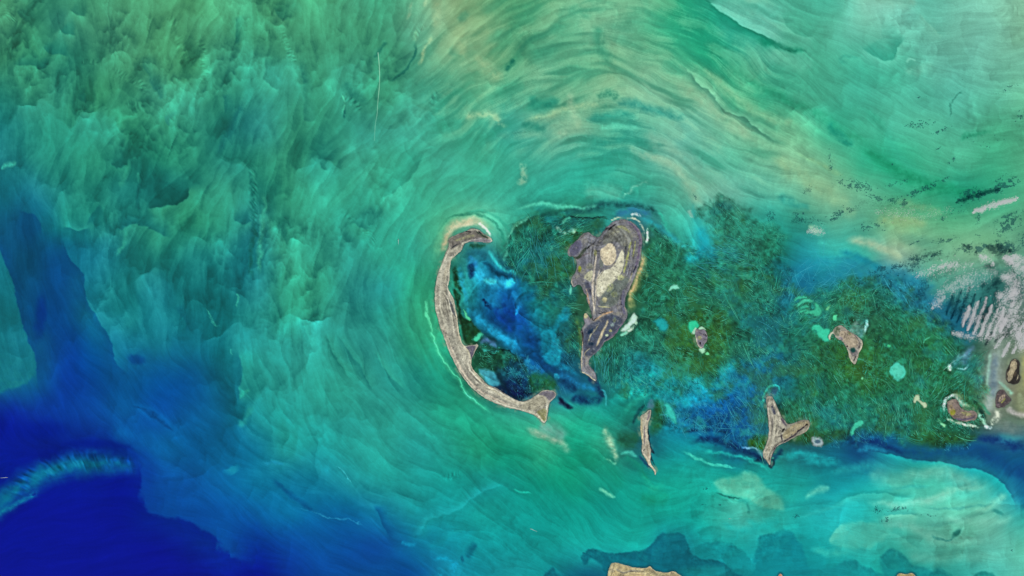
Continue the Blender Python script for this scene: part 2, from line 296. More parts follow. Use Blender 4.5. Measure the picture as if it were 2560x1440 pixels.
# soft strokes: points|colour|half width|strength|roughness
ST = """-120 1345 -40 1288 20 1242 70 1207 120 1180 180 1162 240 1156 300 1162 375 1182|0a6a8e|34|.9|.25
-60 1320 -10 1290 30 1268 70 1245 102 1222|0f8c96|8|.55|.3
120 1130 200 1112 280 1108 330 1120 343 1142|051c80|11|.7|0
270 1060 320 1090 380 1110 440 1150|0a60a0|28|.55|.3
320 1010 370 1030 420 1070 460 1110|0a62a4|17|.6|.3
320 1015 355 1022 395 1050 440 1092|08407c|6|.6|.3
510 775 530 805 548 815|28a094|3|.6|.9
590 735 597 750 597 775|28a094|3|.7|.5
575 870 580 885|28a094|2|.6|.5
632 970 612 976 602 1000|20a898|6|.6|.5
640 1015 615 1040 600 1080|1c9c94|12|.4|.5
1075 728 1070 760 1075 812 1090 860 1130 932 1170 990 1215 1022 1252 1038|48c898|7|.4|.5
1075 730 1071 760 1075 812 1090 860 1130 932 1170 990 1215 1022 1240 1034|60e0b0|1.7|.6|.4
1068 740 1068 770 1073 810 1078 825|60e0b0|4|.5|.9
1040 790 1045 850 1080 900 1130 970 1190 1030|1f8c70|7|.4|.2
1020 720 1022 800 1040 880 1080 950|249880|6|.35|.3
645 470 677 510 655 540 650 590 655 650 650 700|34b49c|8|.5|.4
630 400 626 450 632 500 636 560 628 640 632 720|16685f|8|.6|.8
612 250 585 310 560 360 540 390|186f70|14|.5|.6
2 424 25 408 42 398|2eac98|6|.7|.4
347 430 347 466|249a8c|4|.6|.3
350 440 344 500 348 540|135f60|6|.5|.2
290 640 300 620 310 600 318 565|26a492|7|.5|.5
325 390 318 430 300 480|28a088|8|.35|.4
300 800 380 850 440 880|157c80|40|.3|.3
927 145 950 127 970 105|1d7868|5|.7|.3
1040 107 1035 145 1000 187 978 205|1e8070|4|.7|.2
860 200 868 225 900 255 920 262|1d7668|15|.6|.4
860 248 857 275 860 300|18685f|4|.7|.3
850 237 862 262 850 290|48b894|3|.5|.7
1030 0 1024 30 1022 50|80b090|6|.6|.6
1062 0 1065 25|88b490|6|.7|.6
1078 95 1060 130 1050 170|86b48e|6|.8|.5
1045 80 1035 110|70b490|5|.5|.5
1100 -10 1090 40 1085 80|88b08a|12|.6|.7
1150 60 1140 100 1160 150|84ae86|22|.6|.8
1170 0 1200 60 1220 100|7aac82|28|.5|.9
1180 130 1230 180 1260 210|84b088|16|.6|.9
1155 290 1200 285 1240 300 1270 320|90ba94|12|.6|1
1290 145 1275 170 1262 190|128068|8|.6|.5
1310 250 1350 260 1400 255|1f927a|22|.7|.4
1300 315 1340 312 1370 330|25947e|16|.6|.5
1485 240 1515 230 1550 244|1c9074|9|.55|.6
1530 250 1600 268 1680 285 1720 300|24988a|14|.6|.5
1450 305 1500 290 1560 285 1600 300|28a08c|14|.6|.4
1490 60 1500 120 1530 160|3a9c7a|16|.5|.6
1380 40 1440 20 1480 60|48a480|16|.4|.6
1300 300 1370 285 1420 272 1480 262 1528 256|90ba90|9|.7|.6
1425 225 1430 290 1442 335|90ba96|11|.7|.5
1390 330 1400 345 1420 330|90b898|8|.5|.8
1490 325 1560 315 1605 322|60c4a4|9|.7|.3
1560 370 1620 378 1680 410 1720 460 1740 500 1770 520|92b698|17|.55|.5
1600 330 1650 350 1700 390 1750 430 1760 460|82b49a|20|.45|.5
1300 440 1312 460 1310 400|90b898|8|.6|1
1450 480 1500 475 1560 490|6cb89c|26|.4|.6
1550 490 1590 465 1620 445|70b8a0|5|.6|.6
1740 150 1790 200 1850 262 1950 300 2010 330|88bc90|13|.5|.5
1800 150 1880 210 1960 250 2030 275 2080 310 2140 345 2200 380|2aa078|15|.5|.6
1720 40 1760 90 1820 130|1e9a74|22|.4|.7
1910 130 1960 150 2040 160|64bca0|22|.5|.3
1680 200 1740 240 1820 300 1900 350|92b490|22|.4|.6
1880 100 1960 118 2020 125|109470|10|.7|.3
2150 260 2190 300 2220 350 2250 400 2350 470|34a484|18|.5|.5
2070 300 2100 340 2140 370|18947a|12|.6|.6
2180 0 2240 15 2300 0|80bca2|22|.5|.5
2160 230 2260 245 2360 230|4cac94|22|.35|.5
2375 290 2378 250 2395 228 2415 232|3a9a84|2.5|.7|.3
2120 170 2100 150 2120 145 2150 150|36a48c|5|.4|.6
2265 158 2270 148 2282 148 2285 155|84ccb4|3|.5|.4
2250 175 2290 180 2340 165|70c0a6|14|.5|.4
2130 360 2200 400 2260 440 2330 470 2420 480 2480 470|189468|20|.6|.7
2480 320 2440 335 2390 345|2aa47c|9|.6|.7
1920 385 2000 435 2070 480 2115 515 2130 560|90ba8c|24|.55|.5
1990 385 2060 410 2110 440|88bc88|8|.5|.6
2180 545 2250 555 2330 560|8cb280|18|.6|1
2230 500 2300 520 2360 540|70a87c|14|.5|1
2110 595 2180 605 2240 630 2264 658|9cb898|15|.85|.3
2090 622 2150 645 2190 665 2210 680|168ca0|13|.7|.3
2040 600 2090 608 2130 630|40bcac|11|.6|.4
1960 740 1990 690 2040 655 2110 645 2160 665|1c88a0|16|.5|.5
2020 560 2040 580 2060 585|90b494|9|.6|1
1940 490 1990 510 2030 510|28988c|14|.5|.5
2060 1112 2120 1096 2190 1091 2240 1115 2280 1135 2340 1130 2420 1125 2500 1140 2560 1160|0c507e|19|.8|.4
2120 1105 2180 1100 2230 1120 2268 1142|0b3470|9|.8|.4
2430 1100 2480 1098 2520 1110 2580 1120|0a3478|12|.7|.6
2440 1130 2500 1160 2580 1195|0a4480|24|.7|.3
2540 1190 2560 1230 2570 1280|0c5c88|20|.5|.3
1940 1138 1990 1135 2060 1150 2110 1160|1cb0b0|12|.6|.3
2130 1125 2180 1120 2220 1130|2090a8|10|.6|.4
2060 1160 2080 1200 2090 1240|109098|18|.45|.3
2012 1252 2035 1228 2078 1222|68bca4|9|.6|.3
2170 1180 2210 1200 2290 1205|60b8a4|26|.5|.3
2300 1180 2370 1172 2430 1190|5cb8a0|22|.5|.3
2290 1275 2350 1240 2400 1225 2470 1215|80c0a4|9|.5|.4
2430 1280 2480 1270 2520 1230|80c4a8|10|.5|.4
2400 1345 2412 1320 2416 1312|70c8b0|3|.6|.3
1510 1058 1518 1100 1536 1132 1546 1160|98b494|11|.7|.6
1508 1150 1530 1160 1546 1158|8cb898|5|.6|1
1310 1070 1365 1092 1400 1110 1428 1138|98b498|12|.75|.4
1345 1062 1390 1078 1415 1110|7ca89c|20|.65|.3
1430 1130 1470 1150 1500 1150|0e8464|22|.5|.3
1490 1225 1520 1233 1541 1246|68b898|6|.8|.3
1590 1240 1630 1250 1680 1240|14906c|20|.45|.3
1560 1140 1600 1170 1620 1210|109070|12|.4|.5
1600 1180 1615 1200 1640 1232 1660 1200|20a888|8|.5|.9
1550 1140 1580 1135 1600 1150|48b09c|6|.6|.3
1280 1220 1305 1228 1332 1230|22bca4|3|.7|.4
1700 1125 1740 1145 1780 1160 1850 1170|44c4ac|4|.7|.4
1740 1128 1830 1133 1890 1155 1930 1188|24b8a8|5|.6|.4
1720 1112 1760 1102 1810 1106 1850 1118 1890 1135 1928 1168|0b3468|11|.9|.4
1700 1085 1740 1078 1790 1080 1840 1082|0b3064|5|.8|.5
1850 1112 1880 1115 1900 1125|6890b0|3|.7|.4
1785 1225 1810 1235 1830 1240 1862 1248|107c74|3|.7|.4
1840 1250 1870 1256 1880 1290|1c948c|5|.5|.4
1745 1300 1790 1260 1860 1300|30b4a4|26|.3|.4
1840 1325 1880 1330 1930 1310 1960 1300|18b4b0|14|.5|.3
1000 1352 1030 1366 1050 1352|1090ba|8|.7|.6
1085 1400 1100 1388 1125 1402 1140 1400|1094b4|6|.7|1
1092 1450 1098 1410|1090b0|9|.6|1
1122 1450 1135 1405 1150 1430|1498b8|9|.7|1
1150 1400 1162 1398|0a5c80|12|.7|.4
1170 1400 1180 1370 1192 1355|0a6c84|12|.8|.2
640 1230 700 1255 740 1290 760 1310|0870a0|18|.45|.4
660 1160 700 1163 715 1165|1088b0|5|.6|.6
735 1278 775 1280 800 1285 830 1293 870 1298 895 1312 925 1325|2c9cb8|1.5|.35|.6
835 1170 850 1170 868 1185 882 1212|2ca0ac|1.4|.7|.6
676 1190 700 1215 740 1250 800 1290|064c84|8|.5|.3
575 1170 590 1185|0c90a8|18|.5|.3
1170 612 1195 612 1222 612|1c5838|6|.7|.5
1165 630 1200 630 1225 640|1c6478|14|.6|.3
1135 655 1140 697 1150 722 1160 745|1c4828|8|.85|.6
1150 650 1153 690 1163 730 1177 765 1182 790|1c90a8|9|.8|.9
1195 720 1225 735 1250 755 1270 780|1878a0|26|.8|.3
1240 735 1290 780 1318 830 1330 880|0c4890|24|.75|.4
1168 636 1178 652 1193 672|2080b4|10|.8|.3
1185 662 1200 682 1222 700 1250 712 1272 714 1290 722|28a8cc|15|.85|.35
1205 690 1222 700 1240 706|44d8e0|8|.8|.3
1262 716 1280 710 1286 706|34c4d4|9|.8|.4
1276 730 1295 750 1300 775|1c88c0|10|.6|.4
1290 760 1294 770 1293 790|1c90c4|7|.7|.4
1200 645 1212 655 1227 672 1243 685 1280 696 1300 704|0c4462|8|.8|.3
1222 618 1230 635 1240 652 1262 674 1300 690|2ca8a8|6|.75|.5
1172 655 1180 675 1184 698|0c2c60|9|.9|.4
1205 748 1218 760 1235 775|0a2860|6|.85|.8
1172 760 1190 785 1210 808 1243 833 1277 858 1298 885|1c90b8|15|.8|.5
1235 765 1262 795 1285 830|0c3c8c|11|.7|.5
1250 760 1275 775 1290 800|0a3080|9|.5|.6
1198 858 1215 852 1230 857 1240 866|486c98|8|.8|.3
1205 870 1215 878 1235 876 1250 868|3cb0b0|3|.7|.4
1242 845 1275 850 1298 862|2090b4|7|.6|.6
1208 880 1243 872 1268 875 1287 890|0a2420|2.2|.85|.5
1260 905 1290 925 1320 945|104c6c|16|.7|.3
1260 950 1290 972 1310 985|101c50|13|.85|.4
1310 900 1330 915 1350 925|1c84a8|14|.5|.5
1388 935 1396 942 1400 948|2498ac|7|.8|.5
1393 1000 1402 1006 1412 1010|3c4870|8|.85|.3
1340 810 1350 850 1365 900 1420 920 1460 950|1488a8|10|.7|.6
1325 870 1340 910 1370 935|0c5490|12|.7|.6
1390 930 1420 945 1460 965 1500 982|1c80b4|10|.6|.6
1400 950 1425 962 1445 975|0b3468|12|.6|.6
1470 935 1488 960 1500 985 1518 992|142860|10|.7|.5
1420 990 1470 1003 1512 998|0a3068|14|.65|.6
1392 985 1408 1010 1432 1022|101a48|8|.85|.5
1500 970 1518 990 1515 1020|38a0a8|3|.6|.3
1460 1010 1500 1030 1516 1040|28a498|8|.5|.4
1520 1010 1560 985 1610 980 1640 990|18a098|14|.6|.5
1590 940 1620 930 1650 945|18a098|9|.6|.8
1640 960 1680 985 1715 1010 1700 1025|18a0a4|18|.6|.5
1560 1030 1600 990 1625 985|26a890|9|.5|.3
1790 980 1830 920 1850 895|1c9ca4|16|.6|.6
1700 940 1740 950 1760 970|1898a0|12|.6|.8
1700 1000 1780 1000 1850 970 1890 940|128498|15|.6|.5
1690 1060 1740 1050 1800 1020 1860 970|0c5898|12|.7|.5
1660 1030 1682 1040 1690 1062|30b8a8|8|.7|.3
1700 1050 1760 1080 1820 1070 1880 1000|0a4c84|28|.5|.5
1800 1010 1850 990 1900 960|0a4c88|8|.6|.5
1910 920 1930 900 1960 880|105c80|20|.5|.6
1730 500 1745 560 1740 600 1715 640|2cb8b4|9|.5|.3
1700 640 1740 650 1760 620 1752 560|18a4b4|16|.6|.5
1722 515 1735 545|98b8a8|6|.7|.4
1640 520 1660 550 1680 590|34bca0|6|.6|.3
1380 540 1460 520 1540 505 1620 515 1660 560|1c6868|11|.75|.5
1420 535 1450 545 1480 543 1512 540|0c2c28|3|.8|.6
1530 540 1560 528 1600 530 1630 548|2c7494|14|.75|.9
1590 545 1640 560 1680 590 1720 630|2898a0|10|.7|.5
1578 545 1590 538 1600 545|c0b8b0|4|.7|1
1560 552 1585 548 1600 562 1612 590|b0a890|3|.7|1
1526 556 1540 546 1552 542|b8b898|3|.9|.4
1615 570 1618 590 1616 605|b0d0b0|3|.8|1
1280 530 1330 512 1380 512 1430 520 1500 510|5cc4a4|6|.6|.4
1150 530 1230 530 1265 560 1290 600 1240 640|2cac90|5|.5|.3
1090 600 1100 570 1130 545 1180 532 1230 540|1c8c74|4|.5|.3
1090 660 1096 610 1104 575 1145 548 1195 546 1230 570 1244 604|60b890|13|.6|.5
1104 632 1110 600 1120 578 1150 558 1190 556 1216 570 1230 590|bcb898|12|.85|.45
1118 592 1128 578 1160 564 1196 564|ccc4a8|6|.7|.5
1196 560 1215 574 1232 596|d4dcc4|4|.7|.5
1118 612 1112 650 1100 690|90b088|4|.5|.9
1100 560 1140 540 1190 538 1240 560 1260 600 1250 640|1c8870|4|.5|.4
1090 690 1086 730 1080 780 1092 850|2ca480|8|.5|.3
1390 560 1400 575 1420 580|c0c8b0|7|.8|1
1420 570 1440 578|b0c8a8|7|.7|1
1395 555 1412 545 1430 540|68c4a0|3|.8|.6
1262 600 1290 560 1330 535|60b498|3|.6|.6
1262 660 1268 600|50a890|4|.5|.7
1612 612 1611 645 1606 668 1597 697 1586 724 1576 745 1574 770 1580 790|8c905c|10|.8|.5
1608 620 1608 650 1602 675 1592 700 1580 728 1571 745 1570 768|b4966c|5|.8|.5
1612 640 1620 700|709870|5|.5|.8
1565 800 1590 790 1586 815 1560 840|b8c8b0|6|.8|.6
1440 790 1452 850 1452 900|587838|8|.6|.8
1955 1040 1938 1020|2c5c28|20|.3|.5
2600 700 2540 760 2490 840 2470 960 2490 1060 2600 1090|808c84|30|.5|.6
2500 860 2490 950 2470 1040|90a098|20|.7|.5
2560 850 2550 1010 2560 1070|88906c|16|.7|.5
2380 920 2400 890 2430 870|5c9090|9|.7|.8
2400 915 2420 880 2440 860|506c8c|12|.6|.5
2375 930 2378 915|b0bca4|5|.9|.5
2390 920 2412 925 2420 905|a8b8b8|2|.7|.5
2360 1036 2357 1015 2364 999 2376 988 2390 984|c4c8cc|3.5|.8|.5
2374 984 2392 987 2403 1001 2413 1013 2430 1019|c4d0c4|7|.85|.2
2364 1040 2378 1053 2395 1060 2420 1062 2452 1069|bcc0b0|4|.8|.9
2350 1045 2356 1062 2370 1066|8cc08c|4|.6|1
2352 1010 2350 1030 2358 1048|2c9070|5|.6|.3
2442 1026 2455 1042 2462 1060 2474 1071|a0d4bc|4.5|.75|.5
2460 1064 2474 1072 2484 1066|d4e0e0|5|.7|1
2436 998 2452 1022 2464 1048|124c40|7|.8|.3
2450 1000 2466 1020 2478 1040|2c9874|5|.7|.4
2380 975 2400 985 2420 1000|788c50|8|.5|.8
2478 876 2473 930 2469 985|88b8a4|6|.6|.3
2492 880 2486 940 2484 1000|647c8c|12|.7|.4
2496 950 2512 962 2524 978 2530 990|80b8a0|5|.7|.4
2488 1020 2500 1035 2488 1052 2476 1062|c8ccb8|9|.75|1
2515 1018 2540 1030 2575 1044|b4acac|9|.75|.4
2500 1050 2530 1045 2560 1060|64806c|9|.6|.9
2556 880 2560 920 2558 975|9c9c60|8|.7|.5
2546 975 2552 1000 2560 1020|909c7c|10|.7|.6
2165 798 2168 812 2162 834|98d8d0|3|.8|.4
1908 1014 1910 992 1914 974 1930 961 1945 961 1949 971 1943 985|30b4ac|3|.8|.2
1622 1060 1624 1095 1631 1120 1631 1150 1642 1172|0c2c48|3|.8|.3
1588 1065 1594 1035 1605 1018 1620 1008|104c58|5|.7|.4
1602 1142 1612 1160 1628 1176|14406c|4|.7|.3
1618 1200 1600 1160 1560 1140|18886c|3|.4|.3
1936 1140 1928 1160 1926 1172|0c3858|7|.8|.3
1956 1122 1940 1140 1932 1152|103c68|8|.7|.2
1915 1140 1900 1130 1890 1120|5c8498|5|.6|.8
1990 1300 2040 1275 2100 1262 2140 1240|30b0a8|6|.5|.3
1860 1290 1900 1320 1960 1330 2010 1310|1cb4ac|10|.5|.3
2160 1250 2240 1262 2320 1258 2400 1235|78c0aa|11|.55|.4
2180 1300 2260 1310 2330 1345 2400 1360 2480 1350|74c0aa|15|.55|.4
2350 1300 2420 1300 2480 1310 2540 1290|78c4ac|12|.55|.4
2330 1340 2370 1354 2392 1340|2ca098|4|.6|.4
2240 1190 2330 1185 2420 1200 2500 1235|70bca6|22|.5|.4
2060 1190 2120 1170 2200 1165 2280 1180|28a8a4|14|.4|.4
1800 1300 1850 1330 1830 1360 1780 1370|18b0ac|10|.4|.4
2020 1370 2080 1385 2130 1375 2180 1345|3cb8a8|12|.5|.4
2250 1380 2330 1400 2420 1390 2520 1400|64bca8|16|.5|.4
2200 1225 2260 1218 2330 1225|2ca49c|5|.5|.4
2310 1270 2380 1275 2440 1262 2500 1265|40a89c|4|.5|.5
1300 1210 1400 1260 1500 1290 1600 1290|12a090|24|.35|.3
1420 1110 1480 1130 1540 1190 1560 1230|0e8a6c|20|.4|.4
"""
PO = """-40 590 5 640 28 700 45 760 62 830 86 880 92 930 62 972 -40 990|14707c|.85|4
1272 640 1300 700 1330 745 1390 768 1432 742 1424 690 1380 640 1320 620|105464|.75|10
1620 575 1660 590 1700 650 1720 740 1690 820 1640 840 1600 830 1612 720 1618 640|1c5a34|.6|16
2118 826 2128 815 2138 806 2142 799 2165 800 2162 845 2152 850 2142 838 2130 832|aaaeba|.85|3
2130 785 2160 781 2168 800 2165 810 2140 806|4088a0|.7|5
1915 988 1913 977 1922 969 1935 963 1943 967 1943 978 1936 988|34546c|.9|2
1618 1021 1621 1004 1626 998 1632 1004 1630 1021|4c6c88|.85|2
1262 605 1290 560 1335 532 1385 522 1425 535 1460 545 1520 545 1500 580 1430 600 1425 700 1450 740 1425 775 1385 735 1320 705 1290 690 1265 650|185c50|.85|7
1400 560 1440 556 1500 550 1480 590 1440 610 1420 660 1425 700 1390 690 1370 620|2c5820|.75|14
1620 560 1650 572 1690 600 1730 640 1800 650 1830 600 1745 530 1790 495 1850 520 1900 560 1950 570 1960 620 1930 680 1950 750 1940 800 1985 790 1990 860 1960 920 1900 900 1840 880 1790 960 1700 940 1620 880 1560 870 1500 900 1525 965 1490 940 1480 895 1520 860 1590 800 1612 720 1616 640|20644c|.7|16
1740 530 1790 495 1850 520 1910 570 1900 650 1820 650 1770 590|2c7c68|.5|12
2000 740 2060 720 2150 690 2250 700 2330 760 2380 850 2440 870 2470 900 2470 1000 2440 1085 2340 1100 2270 1110 2200 1085 2140 1070 2030 1080 2020 1050 1960 1040 1935 985 1980 950 2000 870 1960 820|20684a|.62|18
1760 770 1830 800 1830 880 1780 930 1730 930 1680 880 1690 800|30581c|.65|26
1800 680 1870 690 1880 740 1820 760 1760 720|2c5828|.4|30
2150 720 2180 760 2150 800 2100 790 2080 750|345c24|.5|24
2040 870 2120 850 2200 870 2230 930 2200 980 2130 970 2080 930|305c20|.6|30
2270 840 2370 820 2400 900 2380 1000 2300 980 2260 900|24602c|.5|26
2190 690 2280 700 2350 735 2420 790 2440 850 2390 840 2300 790 2230 750|1c6c86|.75|16
2140 640 2250 670 2330 700 2300 730 2200 710 2100 700 2040 720 2050 670|1c7c98|.6|14
1945 1000 1960 1050 2020 1080 2060 1110 1960 1112 1945 1060|2c5824|.6|12
2030 1075 2140 1070 2130 1100 2060 1108 1975 1115 1960 1090|285424|.6|8
2270 1075 2440 1082 2440 1100 2340 1112 2280 1112|2c5c28|.7|9
1630 1000 1660 1005 1665 1060 1650 1085 1625 1085|246030|.8|9
1545 1080 1600 1075 1600 1110 1592 1128 1550 1125 1540 1100|1c5c40|.7|8
1868 1090 1925 1085 1915 1118 1898 1125 1870 1108|306018|.85|6
1132 720 1150 735 1150 780 1180 800 1208 830 1190 862 1165 865 1155 850 1147 800 1140 760|1c4828|.9|3
1140 690 1150 690 1148 720 1136 720|24582c|.8|4
1185 880 1200 870 1240 865 1285 885 1310 905 1330 940 1300 940 1265 955 1240 935 1200 930 1183 905|1a5038|.85|6
1240 900 1310 905 1330 950 1290 985 1240 970|0c2848|.7|12
1225 955 1290 970 1340 975 1330 995 1290 998 1240 980|0a1c40|.85|6
1325 930 1370 925 1400 960 1385 975 1340 985 1322 975|1c5c34|.75|7
1195 928 1218 924 1242 935 1246 966 1225 963 1208 946|3c90a0|.85|3
1342 807 1362 820 1385 807 1400 775 1430 762 1422 798 1402 803 1392 825 1402 870 1402 915 1362 905 1347 845|1898b0|.85|4
1780 1205 1805 1192 1845 1197 1865 1175 1890 1190 1920 1220 1960 1240 1965 1290 1920 1270 1870 1250 1840 1235 1800 1230|62b89c|.7|5
1890 1350 1920 1337 1955 1325 1978 1330 1995 1355 2020 1405 2040 1470 1880 1470|0b848e|.85|3
2040 1470 2055 1425 2090 1420 2110 1400 2140 1397 2170 1415 2200 1435 2240 1440 2230 1470|118a90|.8|3
2195 1400 2212 1376 2240 1370 2270 1400 2330 1430 2350 1415 2395 1455 2220 1470|0e868c|.7|4
2420 1470 2428 1436 2470 1430 2495 1450 2500 1470|108c88|.7|3
2095 1320 2120 1305 2180 1305 2240 1310 2212 1350 2190 1370 2150 1372 2110 1372 2078 1362 2072 1345|58b8a0|.5|4
1458 1394 1475 1375 1492 1377 1530 1385 1587 1383 1625 1370 1635 1350 1655 1330 1680 1330 1702 1325 1725 1355 1727 1385 1745 1390 1790 1400 1830 1420 1900 1470 1650 1480 1530 1480 1512 1425 1494 1402 1478 1398 1466 1410 1456 1405|0a687a|.92|2.5
1735 1370 1745 1355 1790 1352 1812 1362 1840 1360 1880 1395 1892 1430 1860 1440 1800 1402 1740 1392|0f8a90|.8|3
1345 1470 1358 1432 1382 1418 1392 1436 1440 1436 1500 1445 1510 1470|0b6478|.85|3
"""
BL = """150 50 34 26 10 267262|.5
720 20 30 24 0 2c8c72|.5
925 545 34 26 -20 1d8278|.6
395 475 60 40 -20 18706a|.5
340 902 20 10 10 083c80|.7
2395 1333 13 7 -40 0c7870|.8
2492 1282 14 5 10 20948c|.7
1770 1430 60 16 0 149090|.6
100 790 14 50 8 082c88|.6
100 1075 60 22 0 04188a|.5
1330 40 40 18 -20 40a07c|.4
1245 90 30 14 -25 3a9c7c|.5
1210 20 34 16 -20 58a882|.5
1160 40 16 10 -40 3c9c80|.6
1135 130 14 8 -30 3c9c80|.6
1420 130 40 20 -20 70b088|.4
1640 560 50 14 40 2c7080|.3
2440 1125 40 10 5 0a3478|.5
2520 1097 30 12 0 2c98a0|.6
1325 745 16 12 0 0c5c90|.5
2290 600 50 14 10 4c9880|.4
2480 600 40 20 0 64a87c|.4"""
FE = """497 87 510 137 515 175 515 225|13|.5|4|10
405 25 430 50 440 75 452 112 467 170|16|.5|5|-25
262 175 312 192 350 208 372 240|13|.6|4|20
5 20 25 35 30 60|14|.5|4|60
0 130 40 120|8|.5|5|30
845 235 875 250 900 280|12|.6|5|10
700 60 705 95 725 130 740 170|10|.5|4|10
630 400 632 500 636 600|14|.55|6|50
310 250 340 265 380 275|12|.6|6|-30
200 152 230 150 245 160|7|.6|5|10
1090 300 1080 260 1100 220|14|.4|6|30
0 1260 60 1210 110 1170 160 1153 240 1150 300 1160 365 1180|28|.7|9|-25
1060 60 1030 100|10|.4|4|30
1095 1200 1130 1190 1160 1180|12|.4|4|20
1500 1090 1520 1110 1540 1150|12|.5|4|40
840 530 870 545 880 560|12|.4|4|10
900 570 925 580 930 620|14|.35|4|60
2480 20 2520 40 2550 20|20|.3|6|40
1100 1440 1130 1420 1160 1440|16|.5|10|0"""
MEADOW = ["1272 640 1300 700 1330 745 1390 768 1432 742 1424 690 1380 640 1320 620", "1262 605 1290 560 1335 532 1385 522 1425 535 1460 545 1520 545 1500 580 1430 600 1425 700 1450 740 1425 775 1385 735 1320 705 1290 690 1265 650",
"1620 560 1650 572 1700 600 1740 640 1800 620 1745 530 1790 495 1850 520 1900 560 1950 570 1960 640 1990 740 2060 720 2150 690 2250 700 2330 740 2400 850 2440 870 2470 900 2470 1000 2440 1105 2340 1112 2270 1112 2200 1095 2100 1110 1970 1112 1870 1118 1700 1085 1640 1100 1640 1000 1530 980 1490 940 1480 895 1520 860 1590 800 1612 720 1616 640",
"1185 880 1200 870 1240 865 1285 885 1330 920 1400 960 1385 975 1330 985 1265 955 1240 935 1200 930 1183 905", "1400 760 1440 780 1452 860 1450 930 1400 920 1395 850"]
def paint_sea(step):
    cv = Canvas(-44, -44, 2604, 1484, step)
    cv.warp([(150, 14, 1), (40, 6, 2), (12, 2.2, 3)])
    grid_base(cv, BASE)
    cv.warp([(60, 5, 1), (22, 3.5, 2), (9, 1.6, 3)])
    ang = dir_field(cv, FLOW); ang = (ang + .50 * fbm(cv.X, cv.Y, 85, 61, 3) + .38 * fbm(cv.X, cv.Y, 30, 62, 2)).astype(np.float32)
    X, Y = cv.X, cv.Y
    r = np.random.RandomState(3)
    fine = lic(cv, ang, r.rand(cv.h, cv.w).astype(np.float32), 12, 1.3)
    med = lic(cv, ang, fbm(X, Y, 12, 6, 2).astype(np.float32), 14, 1.7)
    big = lic(cv, ang, fbm(X, Y, 30, 7, 2).astype(np.float32), 14, 2.4)
    # plume fronts: noise that steepens as it drifts, so that it is sharp on its leading side and soft behind
    def steep(h, k, dx, dy, it=7):
        jj, ii = np.meshgrid(np.arange(cv.h, dtype=np.float32), np.arange(cv.w, dtype=np.float32), indexing='ij')
        for q in range(it):
            fx = np.clip(ii + h * k * dx, 0, cv.w - 1.01); fy = np.clip(jj + h * k * dy, 0, cv.h - 1.01)
            x0 = fx.astype(np.int32); y0 = fy.astype(np.int32); u = fx - x0; v = fy - y0
            h = (h[y0, x0] * (1 - u) + h[y0, x0 + 1] * u) * (1 - v) + (h[y0 + 1, x0] * (1 - u) + h[y0 + 1, x0 + 1] * u) * v
        return h
    north = sm(1000, 1150, X) * (1 - sm(1850, 2000, X)) * (1 - sm(430, 520, Y))
    k0 = 2.2 / cv.step; bg_ = cv.C[..., 2] / np.maximum(cv.C[..., 1], .02)
    ca, sa = np.cos(ang), np.sin(ang); sg = np.where(sa < 0, -1, 1); ca = ca * sg; sa = sa * sg
    ex = np.where(X > 1500, -.5, .35) ; qx = X + 14 * fbm(X, Y, 60, 41, 3); qy = Y + 14 * fbm(X, Y, 60, 42, 3)
    dx, dy = .6 * ca + .4 * ex, .6 * sa + .4
    h1 = steep(fbm(qx, qy * .8, 105, 8, 4, .5), 9 * k0, dx, dy, 5)
    h2 = steep(fbm(qx * 1.1 + 300, qy * .7, 48, 9, 4, .55), 4.5 * k0, dx, dy, 5)
    h3 = steep(fbm(qx, qy, 17, 12, 3, .6), 2.2 * k0, dx, dy, 4)
    west = (1 - sm(900, 1250, X + .2 * Y)); deep = 1 - sm(900, 1150, Y - .45 * X); patch = sm(.0, .5, fbm(X, Y, 130, 44, 3))
    east = sm(1850, 2100, X) * (sm(1150, 1250, Y) + (1 - sm(300, 480, Y)))
    aw = (west * (.5 + .5 * deep) + .25 * east + .3 + .25 * sm(1500, 1800, X) * sm(1150, 1230, Y)) * (1 - .55 * sm(.9, 1.6, bg_))
    h4 = steep(fbm(qx + 2 * h3, qy, 8, 13, 3, .6), 1.1 * k0, dx, dy, 3)
    s1 = steep(np.clip(med, -2.5, 2.5) * .4, 2.4 * k0, -sa, ca, 4); s2 = steep(np.clip(big, -2.5, 2.5) * .4, 4. * k0, -sa, ca, 5)
    blue = sm(1150, 1280, Y + .0 * X) * (1 - sm(350, 620, X + .3 * (1440 - Y)))
    calm = (1 - .8 * blue) * (1 - .6 * sm(.9, 1.6, bg_)) * (1 - .65 * sm(1850, 2100, X)) * (1 - .35 * north)
    hs = steep(fbm(qx * .6 + 50, qy * 1.5, 60, 19, 4, .5), 5. * k0, .35 + 0 * dx, -.8 + 0 * dy, 6)
    se = sm(1500, 1800, X) * sm(1140, 1230, Y)
    lag = 1 - sm(95, 175, np.hypot((X - 1255) * .9 - (Y - 810) * .25, (Y - 810) * .72))
    m = 1 + lag * (.22 * h3 + .16 * s2 + .16 * h4 + .14 * h2) + .09 * se * hs + (1 - .5 * sm(1250, 1400, X) * sm(1130, 1200, Y)) * calm * (.075 * s1 + .095 * s2 + .05 * h4 + .05 * h3 * sm(-.2, .4, fbm(X, Y, 100, 45, 3))) + .010 * fine + .012 * med + aw * (1 - .8 * blue) * (.19 * h1 + .27 * h2 * (.55 + .45 * patch) + .17 * h3 * patch)
    bend = lag * .9 + (1 - lag) * (1 - .75 * sm(1150, 1250, X) * sm(560, 620, Y) * (1 - sm(1060, 1110, Y))) * (1 - .6 * sm(1500, 1800, X) * sm(1140, 1230, Y))
    cv.WX = (cv.WX + bend * (9 * h2 * dx + 5 * s1 * ca + 4 * h3)).astype(np.float32); cv.WY = (cv.WY + bend * (9 * h2 * dy + 5 * s1 * sa + 4 * s2)).astype(np.float32)
